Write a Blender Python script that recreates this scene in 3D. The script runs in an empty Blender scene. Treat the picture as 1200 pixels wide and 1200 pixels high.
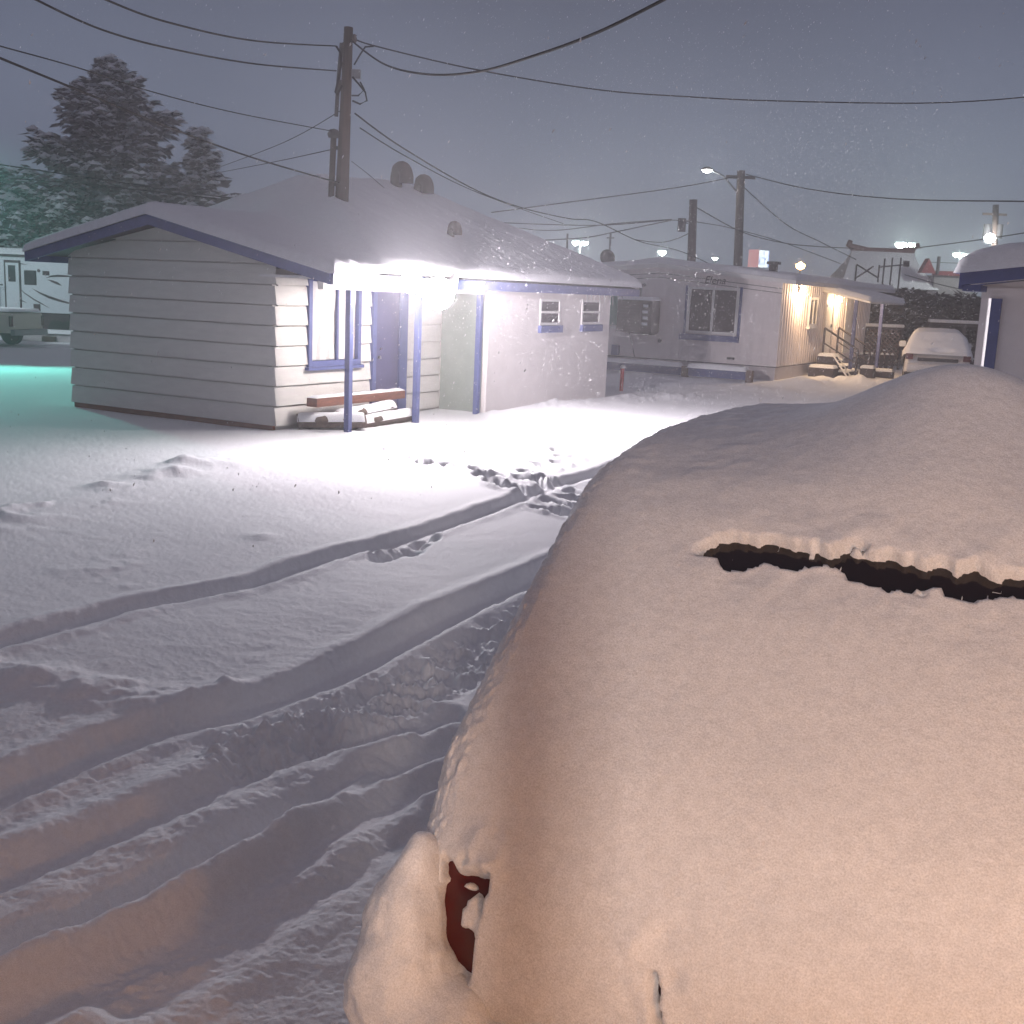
import bpy, bmesh, math, random
import numpy as np
random.seed(7); rng = np.random.default_rng(7)
PI = math.pi
S = bpy.context.scene
COL = S.collection

# ------------------------------------------------------------------ camera model
FPX, PITCH, ROLL, EYE = 1361.0, math.radians(10.834), math.radians(2.459), 2.2
XC = np.array([math.cos(ROLL), math.sin(ROLL)*math.sin(PITCH), math.sin(ROLL)*math.cos(PITCH)])
YC = np.array([-math.sin(ROLL), math.cos(ROLL)*math.sin(PITCH), math.cos(ROLL)*math.cos(PITCH)])
FW = np.array([0, math.cos(PITCH), -math.sin(PITCH)])
EYEP = np.array([0, 0, EYE])
def ray(x, y): return FW + (x-600)/FPX*XC - (y-600)/FPX*YC
def gp(x, y, z=0.0):
    d = ray(x, y); return EYEP + d*((z-EYE)/d[2])
def at(x, y, Y):
    d = ray(x, y); return EYEP + d*(Y/d[1])

cam = bpy.data.cameras.new('camera'); camo = bpy.data.objects.new('camera', cam); COL.objects.link(camo)
from mathutils import Matrix, Vector
M = Matrix(((XC[0], YC[0], -FW[0], 0), (XC[1], YC[1], -FW[1], 0), (XC[2], YC[2], -FW[2], EYE), (0, 0, 0, 1)))
camo.matrix_world = M
cam.sensor_width = 36; cam.lens = 36*FPX/1200; cam.clip_end = 2000; cam.clip_start = 0.05
S.camera = camo

# ------------------------------------------------------------------ materials
def new_mat(name):
    m = bpy.data.materials.new(name); m.use_nodes = True
    nt = m.node_tree; b = nt.nodes['Principled BSDF']; return m, nt, b
def mat(name, col, rough=.7, var=.15, vscale=6, bump=.0, bscale=40, spec=.3, metal=0, col2=None, stretch=None):
    m, nt, b = new_mat(name); N = nt.nodes; Lk = nt.links
    b.inputs['Roughness'].default_value = rough; b.inputs['Specular IOR Level'].default_value = spec
    b.inputs['Metallic'].default_value = metal
    tc = N.new('ShaderNodeTexCoord'); mp = N.new('ShaderNodeMapping'); Lk.new(tc.outputs['Object'], mp.inputs['Vector'])
    if stretch: mp.inputs['Scale'].default_value = stretch
    n = N.new('ShaderNodeTexNoise'); n.inputs['Scale'].default_value = vscale; n.inputs['Detail'].default_value = 6
    n.inputs['Roughness'].default_value = .65
    Lk.new(mp.outputs['Vector'], n.inputs['Vector'])
    r = N.new('ShaderNodeValToRGB'); Lk.new(n.outputs['Fac'], r.inputs['Fac'])
    c = np.array(col); c2 = np.array(col2) if col2 is not None else c*(1-2*var)
    r.color_ramp.elements[0].position = .3; r.color_ramp.elements[1].position = .65
    r.color_ramp.elements[0].color = (*c2, 1); r.color_ramp.elements[1].color = (*c, 1)
    Lk.new(r.outputs['Color'], b.inputs['Base Color'])
    if bump:
        nb = N.new('ShaderNodeTexNoise'); nb.inputs['Scale'].default_value = bscale; nb.inputs['Detail'].default_value = 4
        Lk.new(mp.outputs['Vector'], nb.inputs['Vector'])
        bp = N.new('ShaderNodeBump'); bp.inputs['Strength'].default_value = bump; bp.inputs['Distance'].default_value = .02
        Lk.new(nb.outputs['Fac'], bp.inputs['Height']); Lk.new(bp.outputs['Normal'], b.inputs['Normal'])
    return m
def emis(name, col, strength):
    m, nt, b = new_mat(name)
    b.inputs['Base Color'].default_value = (.8, .8, .8, 1)
    b.inputs['Emission Color'].default_value = (*col, 1); b.inputs['Emission Strength'].default_value = strength
    return m
def snow_mat(name, scale=1.0, strength=.5, col=(.84, .85, .88), grain=1.0):
    m, nt, b = new_mat(name); N = nt.nodes; Lk = nt.links
    b.inputs['Base Color'].default_value = (*col, 1); b.inputs['Roughness'].default_value = .75
    b.inputs['Specular IOR Level'].default_value = .08
    tc = N.new('ShaderNodeTexCoord')
    hs = []
    for sc, w in ((7*scale, .55), (28*scale, .3), (95*scale, .16*grain), (260*scale, .06*grain), (520*scale, .03*grain)):
        n = N.new('ShaderNodeTexNoise'); n.inputs['Scale'].default_value = sc; n.inputs['Detail'].default_value = 3
        Lk.new(tc.outputs['Object'], n.inputs['Vector'])
        mu = N.new('ShaderNodeMath'); mu.operation = 'MULTIPLY'; mu.inputs[1].default_value = w
        Lk.new(n.outputs['Fac'], mu.inputs[0]); hs.append(mu)
    h = hs[0]
    for k in hs[1:]:
        ad = N.new('ShaderNodeMath'); ad.operation = 'ADD'
        Lk.new(h.outputs[0], ad.inputs[0]); Lk.new(k.outputs[0], ad.inputs[1]); h = ad
    g1 = N.new('ShaderNodeTexNoise'); g1.inputs['Scale'].default_value = 170*scale; g1.inputs['Detail'].default_value = 2
    g2 = N.new('ShaderNodeTexNoise'); g2.inputs['Scale'].default_value = 22*scale; g2.inputs['Detail'].default_value = 4
    Lk.new(tc.outputs['Object'], g1.inputs['Vector']); Lk.new(tc.outputs['Object'], g2.inputs['Vector'])
    av = N.new('ShaderNodeMath'); av.operation = 'MULTIPLY_ADD'; av.inputs[1].default_value = .35; Lk.new(g2.outputs['Fac'], av.inputs[0]); Lk.new(g1.outputs['Fac'], av.inputs[2])
    gr = N.new('ShaderNodeMapRange'); gr.inputs['From Min'].default_value = .45; gr.inputs['From Max'].default_value = .90; gr.inputs['To Min'].default_value = 1-.16*grain; gr.inputs['To Max'].default_value = 1.05
    Lk.new(av.outputs[0], gr.inputs['Value'])
    vm = N.new('ShaderNodeVectorMath'); vm.operation = 'SCALE'; vm.inputs[0].default_value = col; Lk.new(gr.outputs['Result'], vm.inputs['Scale'])
    Lk.new(vm.outputs['Vector'], b.inputs['Base Color'])
    bp = N.new('ShaderNodeBump'); bp.inputs['Strength'].default_value = strength; bp.inputs['Distance'].default_value = .035
    Lk.new(h.outputs[0], bp.inputs['Height']); Lk.new(bp.outputs['Normal'], b.inputs['Normal'])
    return m

MT = {}
MT['snow'] = snow_mat('snow', 1.6, .26)
MT['roof_snow'] = snow_mat('roof_snow', .6, .15)
MT['car_snow'] = snow_mat('car_snow', 1.6, .25, grain=1.6)
MT['blue'] = mat('blue_trim_paint', (.095, .115, .27), .55, .12, 8, .15, 60)
MT['blue_dark'] = mat('dark_blue_door', (.075, .07, .16), .5, .1, 5, .1, 60)
MT['siding'] = mat('white_siding_paint', (.72, .70, .67), .6, .05, 3, .15, 30, stretch=(1, 1, 4))
MT['stucco'] = mat('white_stucco', (.72, .68, .68), .85, .05, 3, .12, 40, spec=.1)
MT['green_panel'] = mat('grey_green_panel', (.34, .38, .35), .7, .08, 4, .2, 30)
MT['trailer'] = mat('trailer_wall_paint', (.78, .72, .73), .65, .07, 2.0, .25, 40, stretch=(3, 3, .6))
MT['skirt'] = mat('skirting_paint', (.52, .48, .50), .7, .08, 3, .2, 40)
MT['white'] = mat('white_frame_paint', (.75, .74, .74), .5, .05, 5)
MT['wood_pole'] = mat('weathered_pole_wood', (.11, .075, .065), .85, .25, 5, .5, 30, stretch=(6, 6, .5))
MT['wire'] = mat('black_cable', (.012, .011, .012), .9, .1, 10, spec=.05)
MT['metal'] = mat('galvanised_metal', (.25, .25, .27), .45, .12, 10, metal=.6)
MT['metal_dark'] = mat('dark_metal', (.06, .055, .06), .5, .15, 10)
MT['brown_vent'] = mat('brown_painted_metal', (.09, .065, .065), .6, .15, 8)
MT['wood_red'] = mat('red_brown_wood', (.22, .085, .05), .7, .25, 5, .3, 40, stretch=(1, .3, 6))
MT['wood_log'] = mat('bark', (.12, .085, .065), .9, .3, 12, .7, 30)
MT['red'] = mat('red_paint', (.5, .02, .03), .5, .1, 6)
MT['fence'] = mat('dark_fence_wood', (.06, .05, .055), .8, .2, 6, .2, 30)
MT['lattice'] = mat('lattice_wood', (.22, .17, .15), .8, .2, 6)
MT['car_paint'] = mat('dark_maroon_car_paint', (.05, .008, .01), .3, .1, 4, spec=.5)
MT['rubber'] = mat('tyre_rubber', (.02, .02, .02), .85, .1, 10)
MT['white_car'] = mat('white_car_paint', (.6, .58, .58), .35, .05, 3, spec=.5)
MT['tan_car'] = mat('tan_truck_paint', (.58, .53, .44), .4, .06, 3, spec=.5)
MT['rv_white'] = mat('rv_white_panel', (.68, .72, .76), .4, .04, 2)
MT['rv_dark'] = mat('rv_maroon_decal', (.06, .025, .035), .5, .1, 5)
MT['needles'] = mat('dark_spruce_needles', (.04, .028, .028), .85, .25, 2)
MT['hedge'] = mat('dark_hedge_leaves', (.06, .055, .045), .85, .25, 3)
MT['twig'] = mat('bare_twig_bark', (.10, .08, .08), .9, .2, 8)
MT['pagoda_red'] = mat('red_roof_tile', (.25, .03, .035), .5, .15, 4)
MT['pagoda_dark'] = mat('dark_red_ridge', (.13, .03, .03), .5, .15, 4)
MT['far_wall'] = mat('far_wall', (.35, .33, .33), .8, .1, 2)
MT['curtain'] = mat('curtain_cloth', (.66, .64, .62), .9, .07, 4)
MT['ac'] = mat('cooler_brown_metal', (.045, .03, .035), .6, .2, 6)
MT['teal'] = mat('teal_blind', (.08, .26, .22), .6, .1, 6)
MT['flake'] = mat('snow_flake', (.9, .9, .92), .8, .02, 5)
def glass(name, col, rough=.08):
    m, nt, b = new_mat(name); N = nt.nodes
    b.inputs['Roughness'].default_value = rough; b.inputs['Specular IOR Level'].default_value = .6
    n = N.new('ShaderNodeTexNoise'); n.inputs['Scale'].default_value = 3
    r = N.new('ShaderNodeValToRGB'); r.color_ramp.elements[0].color = (*[c*.7 for c in col], 1); r.color_ramp.elements[1].color = (*col, 1)
    nt.links.new(n.outputs['Fac'], r.inputs['Fac']); nt.links.new(r.outputs['Color'], b.inputs['Base Color'])
    return m
MT['glass'] = glass('window_glass', (.06, .045, .055))
MT['car_glass'] = glass('car_glass', (.012, .006, .008), .12)
MT['lens_red'] = glass('tail_lens', (.09, .006, .006), .2)

# ------------------------------------------------------------------ mesh helpers
class MB:
    def __init__(s): s.v = []; s.f = []
    def add(s, vs, fs):
        o = len(s.v); s.v += [tuple(map(float, p)) for p in vs]; s.f += [tuple(i+o for i in f) for f in fs]; return s
    def box(s, x0, x1, y0, y1, z0, z1):
        return s.add([(x0, y0, z0), (x1, y0, z0), (x1, y1, z0), (x0, y1, z0), (x0, y0, z1), (x1, y0, z1), (x1, y1, z1), (x0, y1, z1)],
              [(0, 3, 2, 1), (4, 5, 6, 7), (0, 1, 5, 4), (1, 2, 6, 5), (2, 3, 7, 6), (3, 0, 4, 7)])
    def prism(s, poly, axis, a0, a1):
        """poly of 2D points extruded along axis 'x','y' or 'z' from a0 to a1"""
        def P(p, a):
            return {'x': (a, p[0], p[1]), 'y': (p[0], a, p[1]), 'z': (p[0], p[1], a)}[axis]
        n = len(poly)
        return s.add([P(p, a0) for p in poly]+[P(p, a1) for p in poly],
              [tuple(range(n)), tuple(range(2*n-1, n-1, -1))]+[(i, i+n, (i+1) % n+n, (i+1) % n) for i in range(n)])
    def tube(s, pts, rad, n=8, cap=True):
        pts = [np.array(p, float) for p in pts]
        if not hasattr(rad, '__len__'): rad = [rad]*len(pts)
        rings = []
        ref = np.array([0.31, 0.17, .93])
        for i, p in enumerate(pts):
            t = pts[min(i+1, len(pts)-1)]-pts[max(i-1, 0)]; t /= (np.linalg.norm(t)+1e-9)
            a = np.cross(t, ref)
            if np.linalg.norm(a) < .2: a = np.cross(t, np.array([1., 0, 0]))
            a /= np.linalg.norm(a); b = np.cross(t, a)
            rings.append([p+rad[i]*(math.cos(2*PI*k/n)*a+math.sin(2*PI*k/n)*b) for k in range(n)])
        vs = [q for r in rings for q in r]; fs = []
        for i in range(len(pts)-1):
            for k in range(n):
                fs.append((i*n+k, i*n+(k+1) % n, (i+1)*n+(k+1) % n, (i+1)*n+k))
        if cap: fs += [tuple(range(n-1, -1, -1)), tuple((len(pts)-1)*n+k for k in range(n))]
        return s.add(vs, fs)
    def lathe(s, prof, n=16, c=(0, 0, 0)):
        vs = []; fs = []
        for (r, z) in prof:
            for k in range(n): vs.append((c[0]+r*math.cos(2*PI*k/n), c[1]+r*math.sin(2*PI*k/n), c[2]+z))
        for i in range(len(prof)-1):
            for k in range(n): fs.append((i*n+k, i*n+(k+1) % n, (i+1)*n+(k+1) % n, (i+1)*n+k))
        fs += [tuple(range(n-1, -1, -1)), tuple((len(prof)-1)*n+k for k in range(n))]
        return s.add(vs, fs)
    def grid(s, P, flip=False):
        a, b = P.shape[:2]; vs = P.reshape(-1, 3); o = len(s.v)
        s.v += [tuple(map(float, p)) for p in vs]
        for i in range(a-1):
            for j in range(b-1):
                q = (o+i*b+j, o+i*b+j+1, o+(i+1)*b+j+1, o+(i+1)*b+j)
                s.f.append(q[::-1] if flip else q)
        return s
    def build(s, name, m, parent=None, smooth=False, bevel=0, second=None):
        me = bpy.data.meshes.new(name)
        n0 = len(s.f)
        if second:
            o = len(s.v); s.v = s.v+second[0].v; s.f = s.f+[tuple(i+o for i in f) for f in second[0].f]
        me.from_pydata(s.v, [], s.f); me.update()
        if smooth:
            me.polygons.foreach_set('use_smooth', [True]*len(me.polygons))
        me.materials.append(m if not isinstance(m, str) else MT[m])
        if second:
            me.materials.append(MT[second[1]])
            me.polygons.foreach_set('material_index', [0]*n0+[1]*(len(s.f)-n0))
        o = bpy.data.objects.new(name, me); COL.objects.link(o)
        if parent: o.parent = parent
        if bevel:
            md = o.modifiers.new('bevel', 'BEVEL'); md.width = bevel; md.segments = 2; md.limit_method = 'ANGLE'
        return o
def fixn(o):
    bm = bmesh.new(); bm.from_mesh(o.data); bmesh.ops.recalc_face_normals(bm, faces=bm.faces); bm.to_mesh(o.data); bm.free(); return o
def gridmesh(name, P, m, parent=None):
    """fast smooth grid mesh from array (a,b,3)"""
    a, b = P.shape[:2]
    me = bpy.data.meshes.new(name)
    idx = np.arange(a*b).reshape(a, b)
    q = np.stack([idx[:-1, :-1], idx[:-1, 1:], idx[1:, 1:], idx[1:, :-1]], -1).reshape(-1, 4)
    me.vertices.add(a*b); me.vertices.foreach_set('co', P.reshape(-1).astype(np.float32))
    me.loops.add(q.size); me.loops.foreach_set('vertex_index', q.reshape(-1).astype(np.int32))
    me.polygons.add(len(q)); me.polygons.foreach_set('loop_start', np.arange(0, q.size, 4, dtype=np.int32))
    me.polygons.foreach_set('loop_total', np.full(len(q), 4, dtype=np.int32))
    me.update(calc_edges=True); me.validate()
    me.polygons.foreach_set('use_smooth', [True]*len(me.polygons))
    me.materials.append(MT[m]); o = bpy.data.objects.new(name, me); COL.objects.link(o)
    if parent: o.parent = parent
    return o
def thing(name, label, cat, loc=(0, 0, 0), rotz=0, group=None):
    o = bpy.data.objects.new(name, None); COL.objects.link(o); o.empty_display_size = .2
    o.location = loc; o.rotation_euler = (0, 0, rotz); o['label'] = label; o['category'] = cat
    if group: o['group'] = group
    return o
def tag(o, label, cat, group=None, kind=None):
    if label: o['label'] = label; o['category'] = cat
    if group: o['group'] = group
    if kind: o['kind'] = kind
    return o

# value noise (numpy)
_tab = rng.random((256, 256))
def vnoise(x, y):
    xi = np.floor(x).astype(int); yi = np.floor(y).astype(int); fx = x-xi; fy = y-yi
    fx = fx*fx*(3-2*fx); fy = fy*fy*(3-2*fy)
    g = lambda a, b: _tab[a & 255, b & 255]
    return (g(xi, yi)*(1-fx)+g(xi+1, yi)*fx)*(1-fy)+(g(xi, yi+1)*(1-fx)+g(xi+1, yi+1)*fx)*fy
def fbm(x, y, o=4):
    s = 0; a = .5; 
    for k in range(o):
        s = s+a*(vnoise(x*2**k+17.3*k, y*2**k+9.1*k)-.5); a *= .5
    return s*2
def sstep(a, b, x):
    t = np.clip((x-a)/(b-a), 0, 1); return t*t*(3-2*t)

# ------------------------------------------------------------------ site frame: cabin & mobile home share one grid
CO = gp(323, 503); YAW = math.radians(-28.95)
LD = np.array([math.cos(YAW), math.sin(YAW), 0]); RD = np.array([-math.sin(YAW), math.cos(YAW), 0])
def LR(l, r, z=0):
    v = CO+l*LD+r*RD; v = np.array(v); v[2] = z; return v
def tolr(P):
    q = np.asarray(P)-CO; return q@LD, q@RD

# ------------------------------------------------------------------ ground
def ground_base(x, y):
    z = -.42*sstep(-7, -13, x)*sstep(20, 40, y)
    return z
def polydist(X, Y, pts):
    """distance to a polyline, signed side, arc position"""
    D = np.full(X.shape, 1e9); A = np.zeros(X.shape); SG = np.zeros(X.shape); acc = 0
    for i in range(len(pts)-1):
        p = pts[i]; q = pts[i+1]; d = q-p; ln = np.linalg.norm(d)
        t = np.clip(((X-p[0])*d[0]+(Y-p[1])*d[1])/ln**2, 0, 1)
        ex = X-p[0]-t*d[0]; ey = Y-p[1]-t*d[1]; dd = np.hypot(ex, ey)
        m = dd < D
        D = np.where(m, dd, D); A = np.where(m, acc+t*ln, A); SG = np.where(m, np.sign(d[0]*ey-d[1]*ex), SG); acc += ln
    return D, A, SG
def smooth_line(px):
    P = np.array([gp(*p)[:2] for p in px]); n = len(P)
    out = []
    for i in range(n-1):
        p0 = P[max(i-1, 0)]; p1 = P[i]; p2 = P[i+1]; p3 = P[min(i+2, n-1)]
        for t in np.linspace(0, 1, 4, endpoint=False):
            out.append(.5*((2*p1)+(-p0+p2)*t+(2*p0-5*p1+4*p2-p3)*t*t+(-p0+3*p1-3*p2+p3)*t**3))
    out.append(P[-1]); return np.array(out)

def build_ground():
    # rows: even on-screen spacing near, sparse beyond; columns: dense within the view
    ys = np.concatenate([np.geomspace(.3, 1.9, 14)[:-1], EYE*FPX/np.linspace(EYE*FPX/1.9, EYE*FPX/60, 1150), np.geomspace(62, 158, 24)])
    az = np.concatenate([np.linspace(-180, -31, 44)[:-1], np.linspace(-31, 27, 900), np.linspace(27, 180, 44)[1:]])
    A, Rr = np.meshgrid(np.radians(az), ys)
    X = Rr*np.sin(A); Y = Rr*np.cos(A)
    Z = ground_base(X, Y)
    Z += .09*fbm(X*.22+3, Y*.22, 3)*sstep(2, 6, Rr)+.014*fbm(X*.9, Y*.9+7, 3)
    near = 1-sstep(14, 26, Rr)
    Z += near*(.004*fbm(X*6, Y*6, 3)+.0035*fbm(X*30, Y*30, 2))
    wob = .05*fbm(X*1.6+5, Y*1.6, 3)
    edge = .03*fbm(X*15, Y*15, 3)
    Z += (1-sstep(4.5, 9, Rr))*(.008*fbm(X*11+2, Y*11, 3)+.005*fbm(X*45, Y*45, 2))
    def groove(px, hw, depth, berm=.035, soft=.055, lump=.6):
        nonlocal Z
        P = smooth_line(px)
        D, Ar, SG = polydist(X, Y, P)
        D = D+wob*.3+edge*lump
        Z = Z-depth*(1-sstep(hw-soft, hw+soft, D))+berm*np.exp(-((D-hw-.09)/.07)**2)*(.4+vnoise(X*5, Y*5))
    groove([(800, 515), (760, 531), (695, 557), (640, 576), (590, 593), (480, 631), (380, 656), (290, 686), (160, 711), (60, 742), (-60, 776)], .11, .075, .018)
    groove([(760, 615), (700, 643), (620, 681), (560, 705), (470, 747), (370, 795), (270, 832), (150, 862), (0, 922), (-80, 955)], .14, .10, .018)
    # churned strip below the second rut
    D, Ar, SG = polydist(X, Y, smooth_line([(700, 690), (620, 733), (480, 805), (400, 845), (300, 880)]))
    ch = (1-sstep(.14, .34, D))
    Z += ch*(-.035+.09*np.maximum(fbm(X*9, Y*9, 4), -.25)+.05*fbm(X*30, Y*30, 2))
    # furrows at lower left
    groove([(520, 840), (440, 868), (370, 875), (290, 905), (200, 945), (100, 985), (0, 1028), (-80, 1060)], .085, .05, .02, .06)
    groove([(540, 868), (470, 895), (400, 925), (320, 962), (235, 1010), (120, 1068), (0, 1118), (-60, 1145)], .085, .055, .025, .06)
    groove([(560, 915), (490, 925), (430, 965), (350, 1015), (290, 1060), (200, 1110), (80, 1165), (0, 1190)], .09, .05, .02, .07)
    groove([(470, 985), (410, 1020), (340, 1070), (250, 1130), (150, 1180)], .06, .035, .015, .06)
    D, Ar, SG = polydist(X, Y, smooth_line([(480, 872), (380, 950), (300, 1003), (190, 1066), (90, 1110), (0, 1150)]))
    Z += .04*np.exp(-(D/.07)**2)*(.5+vnoise(X*7, Y*7))
    D, Ar, SG = polydist(X, Y, smooth_line([(500, 940), (440, 960), (400, 990), (340, 1040)]))
    Z += .035*np.exp(-(D/.10)**2)*(.5+vnoise(X*7, Y*7))
    D, Ar, SG = polydist(X, Y, smooth_line([(420, 850), (340, 850), (300, 870), (200, 915), (0, 990)]))
    Z += .035*np.exp(-(D/.12)**2)*(.4+vnoise(X*6, Y*6))
    # lumpy wind ridge in front of the cabin
    D, Ar, SG = polydist(X, Y, smooth_line([(470, 512), (420, 519), (375, 527), (300, 537), (215, 551), (130, 580), (20, 606), (-60, 625)]))
    Z += np.exp(-(D/.42)**2)*(.03+.10*np.maximum(fbm(X*2.2+11, Y*2.2, 3), 0))
    D, Ar, SG = polydist(X, Y, smooth_line([(0, 625), (60, 635), (150, 680)]))
    Z += np.exp(-(D/.3)**2)*.05*np.maximum(fbm(X*3+1, Y*3, 3), 0)
    D, Ar, SG = polydist(X, Y, smooth_line([(-20, 790), (70, 805), (180, 822), (260, 815)]))
    Z += np.exp(-(D/.16)**2)*(.05+.05*fbm(X*8, Y*8, 2))
    # footprints
    fps = [(427, 519), (442, 526), (456, 529), (470, 536), (486, 540), (498, 547), (515, 548), (530, 549), (560, 555), (566, 563), (582, 562), (578, 571), (590, 575), (600, 576),
           (612, 566), (628, 569), (648, 592), (640, 601), (656, 605), (668, 598), (672, 588), (655, 545), (664, 538), (640, 551), (655, 530), (632, 548), (668, 580), (640, 566), (618, 558)]
    for (px, py) in fps:
        c = gp(px, py); an = random.uniform(.3, .9); dx = X-c[0]; dy = Y-c[1]
        u = dx*math.cos(an)+dy*math.sin(an); v = -dx*math.sin(an)+dy*math.cos(an)
        e = np.sqrt((u/.10)**2+(v/.20)**2)+edge*6
        Z -= .11*(1-sstep(.7, 1.15, e)); Z += .025*np.exp(-((e-1.4)/.35)**2)
    for (px, py) in [(448, 655), (462, 650), (474, 644), (488, 640), (498, 634), (480, 648)]:
        c = gp(px, py); e = np.hypot((X-c[0])/.13, (Y-c[1])/.2)+edge*9
        Z -= .07*(1-sstep(.6, 1.2, e))
    # small clods
    for (px, py, h) in [(480, 508, .14), (372, 524, .16), (214, 545, .2), (208, 556, .13), (120, 570, .14), (305, 632, .06), (610, 500, .1), (560, 505, .06), (400, 522, .1), (440, 516, .08)]:
        c = gp(px, py); e = np.hypot(X-c[0], Y-c[1])/(.14+h*.5)+edge*5
        Z += .42*h*np.exp(-e**2*1.5)
    # ploughed bank beside the mobile home and along the cabin's stucco wall
    D, Ar, SG = polydist(X, Y, np.array([gp(940, 452)[:2], gp(985, 449)[:2], gp(1030, 452)[:2]]))
    Z += np.exp(-(D/.7)**2)*(.2+.25*fbm(X*2, Y*2, 3))
    D, Ar, SG = polydist(X, Y, np.array([gp(560, 482)[:2], gp(640, 476)[:2], gp(715, 468)[:2], gp(800, 464)[:2]]))
    Z += np.exp(-(D/.6)**2)*(.03+.22*np.maximum(fbm(X*2.5, Y*2.5, 3), 0))
    D, Ar, SG = polydist(X, Y, np.array([gp(720, 452)[:2], gp(800, 452)[:2], gp(900, 457)[:2]]))
    Z += np.exp(-(D/.8)**2)*.14*fbm(X*1.5, Y*1.5, 3)
    # wheel-worn lane past the RV
    D, Ar, SG = polydist(X, Y, np.array([[-30, 33.5], [-12, 31.0], [-6, 30]]))
    Z += np.exp(-(D/2.2)**2)*(.05*fbm(X*1.2, Y*4, 3)-.03)
    o = gridmesh('ground', np.stack([X, Y, Z], -1)[:, ::-1], 'snow')
    # close the small hole under the camera
    o['kind'] = 'structure'
    return o
build_ground()

# ------------------------------------------------------------------ cabin
cab = thing('cabin', 'low white lap sided cabin with snowy roof and blue trimmed porch under a bright floodlight', 'cabin', CO, YAW)
RIDGE_L, RIDGE_Z = -2.1, 3.1
def roofA(l): return np.where(l < RIDGE_L, RIDGE_Z-(RIDGE_L-l)*.222, RIDGE_Z-(l-RIDGE_L)*.222)
def roof_h(l, r):
    a = roofA(l)
    # taller hipped roof behind
    zr = 3.93+.06*(r-4.4)
    front = 2.33+(1.36-l)*.445; back = 2.33+(l+4.86)*.70
    left = 2.45+(r-.9)*.52; right = 2.33+(10.2-r)*.60
    b = np.minimum(np.minimum(front, back), np.minimum(np.minimum(left, right), zr))
    k = .12
    m = np.maximum(a, b)
    return m+k*np.exp(-np.abs(a-b)/k)*.35
L0, L1, R0, R1 = -4.86, 1.36, -.45, 10.15
def build_roof():
    ls = np.linspace(L0, L1, 90); rs = np.linspace(R0, R1, 130)
    Lg, Rg = np.meshgrid(ls, rs, indexing='ij')
    top = np.stack([Lg, Rg, roof_h(Lg, Rg)-.01], -1)
    mb = MB(); mb.grid(top, True)
    low = top.copy(); low[..., 2] -= .06; mb.grid(low)
    roof = mb.build('roof', 'metal_dark', cab, True)
    # snow: heightfield, thick with rounded overhanging lip
    n1, n2 = 200, 300
    ls = np.linspace(L0-.05, L1+.07, n1); rs = np.linspace(R0-.06, R1+.07, n2)
    Lg, Rg = np.meshgrid(ls, rs, indexing='ij')
    d = np.minimum(np.minimum(Lg-(L0-.05), L1+.07-Lg), np.minimum(Rg-(R0-.06), R1+.07-Rg))
    w = .2
    prof = np.sqrt(np.clip(1-(1-np.clip(d/w, 0, 1))**2, 0, 1))
    lc = np.clip(Lg, L0, L1); rc = np.clip(Rg, R0, R1)
    th = (.17+.05*fbm(Lg*.8, Rg*.8, 3)+.012*fbm(Lg*6, Rg*6, 2))*prof
    P = np.stack([Lg, Rg, roof_h(lc, rc)+.012+th-.03*(d < 1e-6)], -1)
    sn = gridmesh('roof_snow', P[:, ::-1], 'roof_snow', roof)
    bot = P.copy(); bot[..., 2] = roof_h(lc, rc)-.005
    # fascia boards
    f = MB()
    def gable_board(r0, r1):
        pts = [(L0, roofA(np.array(L0))-.17), (RIDGE_L, RIDGE_Z-.17), (L1, float(roofA(np.array(L1)))-.17), (L1, float(roofA(np.array(L1)))-.02), (RIDGE_L, RIDGE_Z-.02), (L0, float(roofA(np.array(L0)))-.02)]
        f.add([(p[0], r0, float(p[1])) for p in pts]+[(p[0], r1, float(p[1])) for p in pts],
              [(0, 1, 4, 5), (1, 2, 3, 4), (11, 10, 7, 6), (10, 9, 8, 7), (0, 6, 7, 1), (1, 7, 8, 2), (3, 9, 10, 4), (4, 10, 11, 5), (2, 8, 9, 3), (5, 11, 6, 0)])
    gable_board(R0-.03, R0+.01)
    f.build('fascia', 'blue', cab)
    ze = float(roofA(np.array(L1)))
    f = MB().box(L1-.01, L1+.03, R0+.012, R1, ze-.17, ze-.015); f.build('fascia', 'blue', cab)
    zl = float(roofA(np.array(L0))); f = MB().box(L0-.03, L0+.01, R0+.012, R1, zl-.17, zl-.02); f.build('fascia', 'blue', cab)
    MB().box(L0+.012, L1-.012, R1-.02, R1+.02, ze-.17, ze-.02).build('fascia', 'blue', cab)
    # porch soffit
    MB().box(.035, L1-.012, R0+.03, R1-.03, ze-.10, ze-.065).build('soffit', 'white', cab)
    return roof
roof = build_roof()
ZE = float(roofA(np.array(L1)))
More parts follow.
